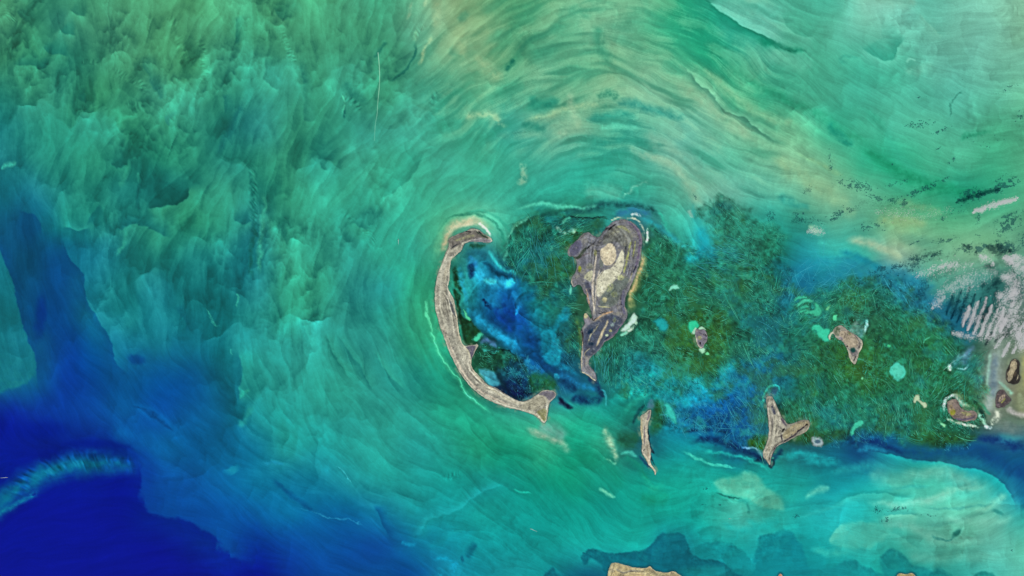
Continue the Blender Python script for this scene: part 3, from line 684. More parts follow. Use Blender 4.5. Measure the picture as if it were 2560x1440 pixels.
    # tan silt streaks in the north
    t = sm(1000, 1150, X) * (1 - sm(1850, 2050, X)) * (1 - sm(330, 430, Y - .16 * (X - 1300)))
    w = .30 * t * sm(-.6, 1.8, med * .6 + big * .8 + .3 * fine + 2.2 * fbm(X, Y, 60, 46, 4))
    cv.mix((slice(None), slice(None)), '98b890', w)
    cv.mix((slice(None), slice(None)), '189878', .30 * t * sm(.2, 2.2, -(med * .7 + big * .8)))
    for l in PO.strip().split('\n'):
        p, c, a, f = l.split('|'); cv.poly(p, c, float(a), float(f) * 1.3, 4. if float(f) >= 12 else 1.3, .35 if c[:2] < '31' else .2, 10)
    for l in BL.split('\n'):
        q, a = l.split('|'); q = q.split(); cv.blob(*[float(v) for v in q[:5]], q[5], float(a), .6)
    for l in FR.strip().split('\n'):
        p, c1, f1, a1, c2, f2, a2 = l.split('|')
        sh = 6. if (H(c1)[1] < .15 and float(f1) > 25) else 2.2; q = .7 if sh > 3 else 1.
        cv.front(p, c1, float(f1), float(a1) * q, sh, 1.6 if sh > 3 else 1.); cv.front(P(p)[::-1], c2, float(f2), float(a2) * q, sh, 1.6 if sh > 3 else 1.)
    for l in ST.strip().split('\n'):
        p, c, w, a, t = l.split('|'); cv.stroke(p, c, float(w), float(a), 0. if float(w) > 4 else .35, 1.3, .18, float(t), max(5., float(w) * .8))
    for l in FE.split('\n'):
        p, w, a, per, an = l.split('|'); cv.feather(p, float(w), float(a) * .55, float(per), float(an))
    cv.C *= m[..., None]
    cv.C[..., 2] *= 1 + .05 * (h1 * aw)
    # mottled sea grass
    mm = np.zeros(X.shape, np.float32)
    for p in MEADOW:
        sl = cv.box(P(p), 30); mm[sl] = np.maximum(mm[sl], sm(-16, 16, poly_sd(4 * cv.WX[sl] - 3 * cv.X[sl], 4 * cv.WY[sl] - 3 * cv.Y[sl], smooth_line(P(p), 2, True))))
    g = fbm(X, Y, 9, 31, 4, .7); g2 = fbm(X, Y, 45, 32, 3)
    cv.C *= (1 + mm * (.26 * g + .20 * g2 + .10 * h4))[..., None]
    full = slice(None), slice(None)
    cv.mix(full, '2ca088', mm * sm(.05, .6, fbm(X, Y, 30, 35, 5, .7)) * .52)
    cv.mix(full, '17708c', mm * sm(.08, .5, fbm(X, Y, 75, 37, 5, .65)) * .36)
    cv.mix(full, '3a6428', mm * sm(.1, .5, fbm(X, Y, 60, 39, 5, .65)) * .42)
    cv.meadow = mm
    # the scene is crisp: local contrast of the silt pattern
    def blur(A, r):
        n = max(1, int(round(r / cv.step)))
        for ax in (0, 1):
            for _ in range(2):
                c = np.cumsum(np.pad(A, [(n + 1, n) if i == ax else (0, 0) for i in range(3)], mode='edge'), axis=ax, dtype=np.float64)
                A = (np.take(c, range(2 * n + 1, c.shape[ax]), ax) - np.take(c, range(0, c.shape[ax] - 2 * n - 1), ax)) / (2 * n + 1)
        return A.astype(np.float32)
    L = cv.C.mean(-1, keepdims=True)
    cv.C *= 1 + np.clip(((.45 + .35 * sm(1200, 1350, cv.X)[..., None]) * (L - blur(L, 4)) + .30 * (L - blur(L, 16))) / np.maximum(L, .08), -.35, .4)
    cv.C = cv.C + sm(.42, .58, cv.C[..., 1:2]) * (1 - sm(1250, 1500, cv.X + .3 * cv.Y))[..., None] * np.array([.045, .012, -.012], np.float32)
    cv.C = np.clip(cv.C, .004, 1)
    return cv
# ------------------------------------------------------------------ islands: outline, ground colour, paint operations
# P poly|points|colour|alpha|feather|roughness|part    S stroke|points|colour|half width|alpha|roughness|part    B blob|x y rx ry ang|colour|alpha|roughness|part
ISL = [
dict(name='crescent_island', cat='island', label='long crescent shaped sandy island curving round the west side of the blue lagoon', step=1.15, base='aea497', rim='6c625e', rid=.16, mot=('8a8278', .25),
 out="1231 602 1227 594 1215 588 1205 580 1198 574 1180 569 1167 576 1153 582 1140 587 1127 593 1120 600 1123 613 1118 625 1112 638 1105 657 1097 675 1091 697 1087 722 1086 738 1087 770 1092 787 1100 820 1115 860 1132 900 1153 938 1177 968 1198 986 1219 1000 1244 1011 1269 1020 1294 1025 1319 1031 1335 1037 1347 1047 1355 1055 1362 1059 1367 1050 1370 1031 1372 1015 1375 1005 1385 997 1391 987 1389 981 1380 976 1369 974 1357 976 1347 982 1337 990 1325 997 1312 1002 1300 1004 1290 1000 1272 990 1256 980 1242 969 1229 966 1219 962 1207 949 1190 932 1180 920 1177 908 1183 888 1192 872 1197 864 1192 858 1188 862 1177 862 1163 865 1155 857 1148 833 1145 808 1142 783 1137 758 1135 748 1127 733 1120 722 1121 710 1126 693 1124 672 1127 650 1140 638 1153 628 1158 617 1163 607 1177 604 1202 606 1227 606",
 ops="""S|1108 760 1112 700 1118 670|9a9082|7|.6|.5|
S|1115 770 1120 800 1130 850 1150 900 1175 945 1215 985 1260 1005 1300 1016|857e76|7|.6|.5|grass_strip
S|1105 800 1118 850 1140 900 1165 945 1200 978 1240 1000 1290 1018|b8a496|3|.7|.2|
S|1120 690 1116 720 1117 745 1122 765|7c7470|1.6|.7|.3|
S|1124 700 1122 740 1130 770|c4b6a8|1.5|.6|.3|
S|1150 630 1135 645 1118 670 1108 700|bcae9c|5|.7|.3|
P|1121 600 1140 588 1167 577 1198 574 1215 588 1226 597 1205 594 1175 600 1160 604 1145 614 1130 624 1124 612|6e6662|.95|1.5|.35|marsh
S|1135 603 1150 597 1168 592 1190 588|8c8868|4|.7|.9|marsh
S|1190 578 1205 588 1222 596|2c4030|3|.7|.4|marsh
S|1163 580 1172 579 1180 581|1c1a24|1.6|.9|.4|marsh
S|1196 578 1204 585|1c1a28|1.8|.9|.3|marsh
S|1175 573 1190 572 1197 580|c0b8a8|1.2|.7|.5|marsh
S|1126 624 1134 617 1144 610|282c34|1.8|.8|.4|marsh
P|1163 607 1180 599 1205 593 1231 601 1225 606 1200 605|847a82|.95|1.5|.2|mudflat
S|1130 603 1128 620 1118 640 1108 660|b4a89c|1|.8|.2|
S|1163 606 1180 599 1200 598 1206 593|b8aea4|.9|.8|.2|
P|1122 745 1130 758 1137 780 1140 797 1132 783 1126 768|5a5a60|.9|1|.3|marsh_strip
P|1162 866 1190 863 1187 875 1181 890 1178 903 1175 882 1170 872|605868|.95|1|.15|dark_flat
S|1127 740 1136 757 1141 785 1146 830 1154 860 1170 874 1177 903 1182 925 1195 946 1218 964 1247 986 1280 1003 1300 1009 1325 1003 1345 990|c6b8a2|2.2|.85|.3|beach_ridge
S|1140 800 1144 835 1153 862|a08c7c|1|.6|0|
S|1143 875 1155 905 1172 935|a8a094|1|.7|0|
S|1110 768 1111 790 1117 803 1123 797 1118 778 1113 768|6e665e|1.1|.7|0|
S|1198 945 1214 960 1240 972 1270 990|6c6464|1.2|.8|.3|
P|1290 1018 1320 1005 1340 991 1358 989 1367 1000 1363 1014 1345 1023 1320 1025|9c9282|.8|1.5|.1|dune_field
S|1310 1012 1340 998 1358 994 1362 1004 1350 1016 1330 1020|7a7266|.8|.8|0|dune_field
S|1320 1014 1342 1002 1354 999 1355 1006 1345 1013|7a7266|.7|.7|0|dune_field
S|1330 1013 1344 1006 1350 1007|807868|.6|.7|0|dune_field
S|1335 996 1352 990 1366 998 1366 1012|c0b4a0|.9|.6|0|dune_field
P|1345 987 1356 979 1369 976 1385 979 1390 988 1381 996 1373 1003 1368 994 1358 988|6e6670|.95|1|.25|mudflat
P|1340 1028 1368 1018 1367 1045 1361 1055 1352 1045 1345 1034|86805c|.85|1.5|.7|scrub
S|1335 1033 1348 1042 1358 1052|c8b498|2|.7|.5|"""),
dict(name='lagoon_island', cat='island', label='largest island, drop shaped grey land with pale salt flats and a round sandy centre', step=1.15, base='736f76', rim='443c48', rid=.12, mot=('a8a184', .5), ring=(1522, 648, 52, 92, 9., .20),
 out="1541 550 1557 548 1575 551 1584 558 1594 567 1601 577 1606 589 1606 612 1603 636 1599 657 1593 676 1589 689 1580 708 1572 727 1565 739 1562 755 1564 770 1568 781 1570 793 1564 800 1556 811 1548 822 1537 841 1521 850 1508 859 1502 872 1488 886 1475 895 1471 906 1474 917 1485 924 1490 936 1493 946 1491 955 1482 951 1476 944 1465 936 1452 930 1451 911 1452 886 1455 861 1456 842 1452 830 1454 822 1461 814 1460 799 1459 786 1467 783 1474 792 1479 800 1476 772 1471 760 1466 751 1467 739 1458 729 1452 715 1444 711 1435 719 1428 713 1427 701 1433 689 1440 678 1442 660 1441 650 1434 642 1424 642 1418 636 1418 627 1424 615 1435 606 1445 597 1454 586 1464 579 1476 583 1488 590 1498 594 1505 583 1513 571 1520 564 1530 556",
 ops="""P|1505 600 1520 575 1545 560 1575 572 1586 600 1572 622 1555 616 1540 602 1525 606 1510 616|74726e|.9|3|.3|
S|1535 568 1550 566 1565 572 1575 582|8c8a66|4|.7|.9|
S|1520 590 1535 580 1550 580|a09a84|3|.5|.9|
S|1560 553 1580 560 1595 578 1601 600 1598 630 1592 658 1583 688|6a5c72|3.4|.85|.6|outer_flat
S|1575 551 1590 562 1603 585 1604 612|5c5060|1.3|.7|.5|outer_flat
S|1588 600 1586 622 1582 645|90905c|2.2|.8|.8|scrub
S|1578 600 1573 622 1568 645 1563 668 1558 688|9c9c62|3|.8|.9|scrub
S|1566 608 1561 640 1556 664 1542 684 1526 700|444a58|3|.85|.4|
S|1577 620 1573 650 1568 678 1560 700|50525e|2|.8|.4|
S|1592 660 1585 678 1576 694 1564 715|1c2838|1.8|.8|.8|
S|1583 680 1574 700 1563 712|b4a48a|1.8|.7|.4|
S|1519 578 1528 568 1541 559|141018|2.3|.95|.6|
P|1529 671 1541 652 1548 638 1557 618 1562 640 1557 675 1546 690 1537 702 1521 716 1509 738 1495 746 1489 725 1492 700 1501 682 1514 674|cabfaa|.95|1.3|.12|salt_flat
P|1500 624 1512 618 1524 606 1534 610 1540 624 1541 642 1537 654 1526 664 1512 663 1507 654 1500 642|ccb8a0|.95|1.3|.2|sand_dome
S|1540 655 1530 665 1518 670|8a7c6c|1.3|.7|.2|
P|1497 650 1505 648 1509 660 1506 671 1499 669|6c6e6a|.9|1|.3|marsh
P|1462 688 1470 679 1483 674 1481 695 1477 706 1468 700 1458 696|b8b094|.9|1.5|.4|salt_flat
S|1492 628 1489 650 1487 672 1484 692 1481 720 1482 745 1485 770 1484 792|cab8aa|2.8|.95|.2|beach_ridge
S|1501 670 1495 690 1490 715 1489 745 1487 775|b8aa9c|2|.9|.2|beach_ridge
S|1495 668 1489 690 1486 720 1486 752|58585a|1.1|.85|0|
S|1511 668 1508 680 1500 690 1494 700|706658|.9|.8|.3|
S|1477 775 1480 795 1484 804 1491 793|1c1418|1.5|.95|.2|
S|1486 804 1497 793 1510 786 1525 780 1536 778|ba9474|2.4|.9|.4|
S|1493 783 1505 783 1520 780|2c2a34|1.8|.8|.5|
P|1500 745 1530 708 1553 692 1572 690 1570 713 1552 735 1543 762 1510 772 1498 765|666a66|.9|4|.3|scrub
B|1552 693 9 7 0|a8a480|.8|1|scrub
B|1525 720 7 12 30|9c9c74|.8|1|scrub
B|1512 750 6 6 0|b0a480|.9|.4|scrub
B|1535 735 8 8 0|7c8060|.7|1|scrub
S|1494 765 1510 768 1528 769|b4aa84|1.8|.8|.6|scrub
S|1560 722 1556 750 1558 772 1562 790|605c70|5|.8|.3|outer_flat
S|1553 735 1551 755 1556 765|181828|1.3|.7|1|outer_flat
S|1540 720 1528 732 1520 745|48504e|3|.6|.9|
B|1449 672 4 8 0|8e9030|.95|.5|scrub
B|1488 632 4 8 0|8c8a58|.7|.8|scrub
B|1460 655 14 14 0|605c66|.7|.6|
B|1474 665 8 8 0|8c8a78|.6|1|
P|1461 702 1478 708 1478 745 1470 730 1462 715|4c4c5c|.9|2|.3|
S|1430 692 1428 705 1434 716|c0b49c|2|.8|.4|
S|1466 722 1470 745 1473 765|b89078|2|.8|.8|
S|1441 650 1455 640 1475 632|584850|2|.7|.8|
S|1424 640 1445 648 1462 622 1478 612|3a4236|4|.9|.3|channel
S|1462 624 1474 616 1488 606|1c1a1e|2.3|.9|.8|
P|1424 618 1440 603 1452 600 1457 612 1450 630 1436 640 1425 638|5e5a6e|.9|1.5|.15|mudflat
S|1436 640 1450 630 1457 612 1450 600|80808c|.8|.8|0|mudflat
B|1475 605 16 10 -30|6c6a74|.7|.5|
S|1466 632 1466 618 1478 606 1490 600|7c7c84|.9|.7|.3|
P|1462 815 1490 806 1525 784 1545 790 1560 800 1548 820 1536 838 1518 848 1505 860 1498 875 1480 890 1460 890 1457 850|4c5060|.95|3|.25|south_lobe
S|1520 797 1516 812 1509 824 1502 840 1496 855 1489 868|c2ae92|3.6|.95|.35|sand_spine
S|1499 811 1488 824 1478 835 1472 852 1466 862|a89e82|1.8|.8|.9|sand_spine
B|1526 827 4 4 0|a2a068|.9|.5|scrub
B|1517 838 4 3 0|ccd4ae|.95|0|salt_flat
B|1536 800 4 7 0|6c745c|.7|.6|
B|1476 828 9 5 -50|182c42|.85|.3|pond
B|1478 860 8 4 0|203448|.8|.5|pond
B|1520 845 9 3 -30|1c2430|.6|.5|
B|1530 812 5 5 0|9aa8a0|.5|1|
S|1560 800 1548 822 1530 840 1510 855|6c5c70|2.5|.8|.3|
S|1455 820 1457 842 1456 868|120c10|2.4|.9|.4|
S|1457 850 1454 885 1454 926|cab89a|1.3|.9|.2|beach_ridge
S|1453 929 1468 937 1484 950 1490 952|d2c4a4|2|.9|.3|beach_ridge
S|1459 890 1464 878 1476 870|b8a88c|1.2|.9|.2|
S|1460 895 1462 920|484450|2.2|.7|.5|
B|1466 902 5 12 0|8c8070|.5|1|
B|1464 789 6 6 0|c2b48c|.9|.8|
B|1470 803 6 8 0|78707c|.8|.3|"""),
dict(name='teardrop_islet', cat='islet', label='small purple grey islet with a pale cap at each end, east of the largest island', step=.9, base='78707c', rim='b8aa98', rid=.08,
 out="1740 820 1747 823 1754 821 1762 825 1767 833 1770 843 1767 853 1761 860 1758 871 1753 873 1747 870 1742 860 1739 847 1737 838 1737 828",
 ops="""S|1738 835 1741 850 1745 862 1752 871 1757 866|c6baa4|1.7|.9|.3|beach
B|1749 844 5 5 0|8e8a66|.9|.5|scrub
B|1765 838 2 5 0|38343c|.7|.3|
B|1751 858 1.8 4 0|0c0810|.95|.2|pond
S|1745 828 1755 834 1762 838|54485c|1.2|.7|.5|
S|1763 832 1768 838|d0d0c0|.7|.8|0|
B|1742 826 3 3 0|a08c84|.6|.5|"""),
dict(name='spear_island', cat='island', label='thin spear shaped tan island ending in a needle of sand, south of the largest island', step=1., base='a3988a', rim='70645c', rid=.14,
 out="1620 1025 1627 1022 1628 1039 1622 1055 1619 1071 1620 1092 1625 1114 1628 1128 1626 1150 1629 1161 1635 1170 1640 1178 1639 1191 1635 1180 1630 1171 1621 1162 1614 1147 1605 1134 1603 1122 1606 1107 1603 1089 1600 1070 1601 1048 1600 1039 1613 1034",
 ops="""S|1604 1042 1604 1060 1604 1085 1608 1110|c0ac84|2.2|.8|.7|beach
S|1612 1062 1611 1085 1611 1115|564e58|1.6|.85|.3|
S|1613 1040 1615 1070 1615 1100 1614 1120|b4a294|2|.7|.2|ridge
S|1625 1026 1622 1040 1618 1052|786874|2.6|.9|.4|mudflat
S|1605 1132 1605 1123 1610 1122|e0d4c0|1.2|.9|0|beach
S|1608 1126 1612 1122|403840|1.6|.8|0|
S|1618 1110 1620 1130 1621 1150|8e7666|2|.6|.7|
S|1612 1138 1618 1150 1626 1162 1636 1176 1638 1188|c8b69a|1.6|.85|.2|beach"""),
dict(name='forked_island', cat='island', label='Y shaped ridged tan island with a round headed branch pointing right', step=1.1, base='968d82', rim='5c5058', rid=.16,
 out="1916 991 1928 989 1934 996 1939 1009 1945 1022 1952 1038 1960 1049 1969 1060 1984 1058 1998 1051 2012 1048 2022 1050 2026 1060 2021 1076 2008 1084 1992 1090 1982 1097 1966 1105 1949 1111 1939 1119 1933 1132 1928 1147 1926 1165 1921 1159 1909 1145 1906 1130 1912 1118 1920 1097 1922 1078 1921 1054 1918 1030 1915 1006",
 ops="""S|1924 993 1919 1015 1924 1050 1926 1080 1922 1105|bcaca0|2.2|.8|.2|ridge
S|1930 998 1938 1018 1949 1040 1952 1062 1942 1085 1926 1108 1912 1130|bcb0a2|2.4|.85|.3|ridge
S|1938 1040 1940 1060 1936 1080|c0b4a2|2.4|.7|.3|ridge
S|1929 1014 1934 1028 1937 1038|3e4054|4|.85|.5|pond
S|1929 1040 1932 1062 1930 1085|5c5658|1.6|.8|.3|
S|1946 1022 1954 1042 1962 1052|2c2430|1|.8|.3|
S|1952 1045 1962 1058 1966 1065|544a58|3.5|.9|.4|marsh
S|1956 1080 1958 1074 1962 1070|06060a|2.6|.95|.1|channel
S|1953 1082 1953 1095 1956 1108|302838|1.5|.8|.4|channel
P|1962 1075 1985 1062 2012 1051 2022 1054 2023 1064 2000 1075 1985 1086 1965 1098 1955 1095|9a8a70|.8|2|.5|scrub
S|2020 1058 2008 1070 1992 1080 1985 1090 1968 1098 1955 1108|2c2434|2.4|.85|.6|marsh
S|2024 1060 2020 1074 2008 1082|b8a898|1|.8|.3|
B|2017 1062 3 3 0|100c14|.8|.6|
S|1945 1110 1936 1120 1932 1135 1926 1150|40303c|1.8|.8|.5|marsh
S|1912 1125 1914 1140 1920 1152 1925 1162|c0b098|1.8|.8|.3|beach
S|1923 1150 1924 1142|181414|1|.8|0|
S|1930 1100 1922 1120 1918 1138|86786a|3|.6|.5|"""),
dict(name='claw_island', cat='island', label='brown wedge shaped island with a dark pond and a white flat behind it', step=1., base='968c84', rim='c0b49c', rid=.06,
 out="2083 822 2091 815 2102 812 2111 818 2116 824 2126 830 2138 836 2148 844 2157 851 2157 864 2150 878 2144 892 2141 907 2136 912 2131 907 2124 898 2120 881 2114 864 2105 852 2095 847 2086 841 2082 832",
 ops="""P|2085 822 2093 817 2103 818 2098 826 2098 838 2090 840 2085 833|58604e|.8|1.3|.9|marsh
S|2094 824 2095 838|d4ccb4|.8|.8|0|
P|2097 830 2106 826 2118 828 2136 838 2146 852 2146 866 2136 870 2122 869 2112 856 2100 846|a29080|.95|1.3|.3|dry_plateau
S|2108 826 2120 828 2135 836 2146 848 2150 860 2146 870|5c5050|1.4|.8|.3|
S|2110 828 2113 837 2109 848|584642|1|.8|.2|
S|2118 840 2124 852 2126 866|6c5c50|.7|.6|.2|dry_plateau
B|2124 835 5 2 20|5c6c3c|.7|.4|
P|2100 840 2108 846 2104 851 2096 846|7c7080|.8|1|.3|mudflat
P|2122 872 2140 872 2145 880 2138 892 2128 888|6c6468|.9|1.3|.2|mudflat
B|2132 875 6 6 0|164844|.95|.3|pond
B|2118 866 2 2 0|140c10|.9|0|
S|2134 903 2137 895 2139 889|2c242c|1.4|.9|.2|
S|2118 868 2122 885 2128 900 2134 908|c8bca4|1.6|.8|.3|beach
S|2155 850 2155 864 2147 880|c4b8a0|1.8|.8|.3|beach
B|2148 868 2 3 0|302830|.7|.3|"""),
dict(name='bean_island', cat='island', label='bean shaped brown island with an olive patch and a ring of white shallows', step=1., base='7a6a66', rim='3a343a', rid=.05,
 out="2369 1004 2378 998 2388 997 2395 1003 2400 1013 2405 1021 2415 1027 2426 1027 2436 1025 2442 1032 2443 1041 2439 1049 2426 1052 2410 1054 2396 1051 2383 1046 2375 1039 2369 1029 2367 1016",
 ops="""B|2378 1008 6 8 0|8c7c70|.7|.5|
P|2372 1014 2380 1012 2386 1022 2390 1034 2382 1041 2374 1036|9a8468|.7|2|.5|scrub
B|2382 1031 7 7 0|868232|.9|.5|scrub
B|2415 1034 13 5 8|928c60|.8|1|scrub
S|2385 1046 2400 1049 2420 1048 2440 1040|5c5066|3|.85|.4|mudflat
S|2390 1000 2397 1012 2404 1023|38343a|1|.7|.2|"""),
dict(name='ragged_islet', cat='islet', label='round dark islet with a tan centre, below the oval islet at the right edge', step=1., base='54494c', rim='2c282c', rid=.04,
 out="2494 979 2499 975 2507 974 2513 979 2518 988 2523 992 2529 998 2526 1005 2521 1010 2514 1014 2510 1020 2503 1019 2497 1022 2488 1018 2489 1010 2487 1003 2490 992 2491 984",
 ops="""P|2500 989 2508 985 2513 988 2512 996 2504 1002 2498 1006 2495 1002|9e8a7a|.95|1.2|.5|dry_ground
S|2502 1008 2510 1000 2514 994|8c8a4c|2|.8|.5|scrub
B|2495 1013 5 4 0|74626a|.7|.5|mudflat"""),
dict(name='oval_islet', cat='islet', label='upright oval islet, tan with a black rim, at the right edge of the photo', step=1., base='34302f', rim='181618', rid=.04,
 out="2526 903 2530 899 2536 896 2542 899 2547 902 2551 911 2549 920 2550 927 2548 934 2552 943 2549 952 2546 957 2540 960 2533 961 2526 959 2519 957 2516 950 2514 943 2515 929 2519 922 2522 914",
 ops="""P|2528 905 2537 900 2543 908 2542 920 2537 928 2533 938 2531 948 2522 956 2519 951 2521 941 2518 934 2525 924 2525 914|ac9a82|.95|1.2|.35|dry_ground
P|2535 930 2540 928 2541 938 2536 943 2532 940|4a4038|.8|1|.4|
S|2545 935 2544 945 2541 951|b0a088|1.2|.8|.8|dry_ground
B|2538 899 4 2 0|ac9878|.7|.6|"""),
dict(name='headland', cat='headland', label='tan rocky headland with pale surf edge entering from the bottom border', step=1., base='ae9c7c', rim='dcd6c4', rid=.10,
 out="1519 1444 1520 1431 1524 1418 1528 1408 1535 1407 1545 1408 1555 1410 1565 1413 1577 1417 1590 1419 1611 1420 1618 1418 1625 1415 1633 1424 1642 1428 1653 1431 1667 1431 1682 1428 1691 1431 1698 1436 1706 1442 1722 1455 1735 1475 1730 1500 1700 1515 1600 1520 1530 1515 1515 1490 1514 1465",
 ops="""S|1537 1420 1548 1428 1560 1434 1570 1428 1585 1428 1605 1425|8a8278|3|.85|.4|gully
S|1540 1424 1550 1432 1565 1434 1572 1429 1590 1430 1608 1428 1612 1435|4c443c|.9|.85|.2|gully
S|1533 1418 1530 1432 1526 1445|5c5040|1|.8|.2|gully
S|1545 1415 1560 1421 1575 1424|c0a67c|3|.6|.5|
S|1610 1422 1610 1440|8c8270|1|.7|.3|gully
S|1621 1424 1630 1432 1645 1438 1665 1440|7c7866|2|.6|.9|scrub
S|1614 1440 1620 1432 1626 1442|8c7c64|1|.7|.3|
B|1540 1440 10 14 0|b8a078|.7|.5|
B|1590 1442 22 10 0|b49a74|.7|.5|
B|1680 1445 18 8 0|98846c|.6|.6|
S|1617 1423 1623 1420 1631 1428|c89c80|1|.6|.8|"""),
dict(name='shore_point', cat='headland', label='tiny pink tipped white point of land at the bottom border, right of the large headland', step=1., base='b88c74', rim='e8e4dc', rid=.05,
 out="1944 1446 1947 1438 1951 1433 1955 1437 1958 1443 1966 1460 1966 1480 1940 1480 1940 1460", ops="""B|1951 1440 2 3 0|d07858|.6|.3|"""),
dict(name='rocky_point', cat='headland', label='tan ragged point of land at the bottom border, farthest right of the three', step=1., base='a89470', rim='d8d0bc', rid=.08,
 out="2238 1450 2243 1438 2247 1433 2255 1434 2262 1436 2270 1435 2276 1432 2284 1434 2289 1440 2296 1455 2290 1475 2245 1480 2235 1465", ops="""B|2265 1445 18 6 0|9c8a5c|.6|.9|scrub"""),
]
def components(cls, names):
    """split every class into its connected patches; crumbs go back to the ground"""
    lab = np.arange(1, cls.size + 1).reshape(cls.shape)
    for _ in range(4000):
        old = lab; lab = lab.copy()
        for ax in (0, 1):
            a = [slice(None)] * 2; b = [slice(None)] * 2; a[ax] = slice(1, None); b[ax] = slice(None, -1); a = tuple(a); b = tuple(b)
            same = cls[a] == cls[b]; m = np.maximum(lab[a], lab[b])
            lab[a] = np.where(same, m, lab[a]); m = np.maximum(lab[a], lab[b]); lab[b] = np.where(same, m, lab[b])
        if (old == lab).all(): break
    out = np.zeros_like(cls); nn = ['ground']; shore = len(names) - 1
    u, inv, cnt = np.unique(lab, return_inverse=True, return_counts=True); inv = inv.reshape(cls.shape)
    order = np.argsort(-cnt)
    for q in order:
        k = cls.reshape(-1)[u[q] - 1]
        if k == 0 or (k != shore and cnt[q] < 14): continue
        if k == shore:
            if 'shore' not in nn: nn.append('shore')
            out[inv == q] = nn.index('shore')
        else: nn.append(names[k]); out[inv == q] = len(nn) - 1
        if len(nn) > 60: break
    names[:] = nn
    return out
def isl_paint(d):
    p = P(d['out']); xs = [q[0] for q in p]; ys = [q[1] for q in p]
    cv = Canvas(min(xs) - 5, min(ys) - 5, max(xs) + 5, max(ys) + 5, d['step'], d['base'])
    cv.warp([(16, 1.3, 61), (6, .9, 62)])
    op = smooth_line(p, 1, True)
    ro = 2.6 if d['name'] in ('lagoon_island', 'bean_island', 'claw_island') else 1.7
    rx = cv.X + ro * fbm(cv.X, cv.Y, 9, 71, 4, .6); ry = cv.Y + ro * fbm(cv.X, cv.Y, 9, 72, 3)
    sd = poly_sd(rx, ry, op)
    cls = np.zeros(cv.X.shape, np.int32); names = ['ground']
    for l in d['ops'].split('\n'):
        f = l.split('|'); before = cv.C.copy()
        if f[0] == 'P': cv.poly(f[1], f[2], float(f[3]), float(f[4]), 1., float(f[5]), 5, 1); nm = f[6]
        elif f[0] == 'S': cv.stroke(f[1], f[2], float(f[3]), float(f[4]), .4, 1., .1, float(f[5]), 4.); nm = f[6]
        else:
            q = [float(v) for v in f[1].split()]; cv.blob(*q, f[2], float(f[3]), .35, 1., float(f[4]), 4.); nm = f[5]
        if nm:
            names.append(nm); k = len(names) - 1; ch = np.abs(cv.C - before).sum(-1) / (np.abs(before - H(f[2])).sum(-1) + .02)
            cls[ch > .4] = k
    # shore-parallel ridges and patchy ground
    g = vnoise(sd / 1.7, (cv.X + cv.Y) / 60, 5) - .5; g2 = fbm(cv.X, cv.Y, 6, 33, 4, .7); g3 = vnoise(sd / 3.6 + .01 * cv.X, (cv.X - cv.Y) / 90, 7) - .5
    m = 1 + d['rid'] * ((1.9 * g + 2.2 * g3) * (1 - .7 * (cls > 0)) * np.clip(.9 + 1.6 * fbm(cv.X, cv.Y, 18, 77, 3), .1, 1.8)) + .34 * g2 + .12 * (vnoise(cv.X / 1.9, cv.Y / 1.9, 14) - .5) + .05 * (RNG.rand(*cv.X.shape) - .5)
    if 'ring' in d:
        a, b, rx_, ry_, fr, am = d['ring']; r = np.hypot((cv.WX - a) / rx_, (cv.WY - b) / ry_) + .05 * fbm(cv.X, cv.Y, 24, 66, 3)
        w = am * sm(.35, .55, r) * (1 - sm(1.15, 1.3, r)) * (cls == 0) * np.clip(.8 + 1.5 * fbm(cv.X, cv.Y, 16, 67, 3), 0, 1.5)
        m = m + w * 2 * (vnoise(r * fr * 1.6, (cv.X + cv.Y) / 70, 68) - .5) * 1.6
    cv.C = np.clip((cv.C - .5) * 1.12 + .5, 0, 1); cv.C *= 1.07 * m[..., None] * np.array([.965, 1., .985], np.float32)
    full = slice(None), slice(None)
    mo = d.get('mot', ('6c645c', .3)); cv.mix(full, mo[0], mo[1] * sm(.05, .6, fbm(cv.X, cv.Y, 13, 51, 5, .75)) * (cls == 0))
    cv.mix(full, '37333c', .45 * sm(.28, .6, fbm(cv.X, cv.Y, 5, 91, 3, .7)) * sm(1, 3, sd)); cv.mix(full, 'c4bca4', .38 * sm(.28, .6, fbm(cv.X, cv.Y, 6, 92, 3, .7)) * sm(1, 3, sd))
    cv.mix(full, d['rim'], (1 - sm(.3, 1.3, sd)) * .4)
    if d['cat'] != 'headland':
        cv.mix(full, 'c0b09c', sm(.8, 1.8, sd) * (1 - sm(2.4, 3.6, sd)) * .3 * sm(-.1, .4, fbm(cv.X, cv.Y, 12, 88, 3)))
    cls[(sd < 1.3)] = len(names); names.append('shore')
    cls = components(cls, names)
    h = .05 * sm(-1.5, 4, sd) - .025 + .006 * g + .010 * g3 + .025 * g2 * sm(0, 3, sd)
    h = np.where(sd < 0, np.minimum(h, .0 + .05 * sd), h); h = np.where(sd > .3, np.maximum(h, .012 + .01 * np.clip(sd, 0, 3)), h)
    cv.sd = sd; cv.cls = cls; cv.names = names; cv.hgt = h
    return cv
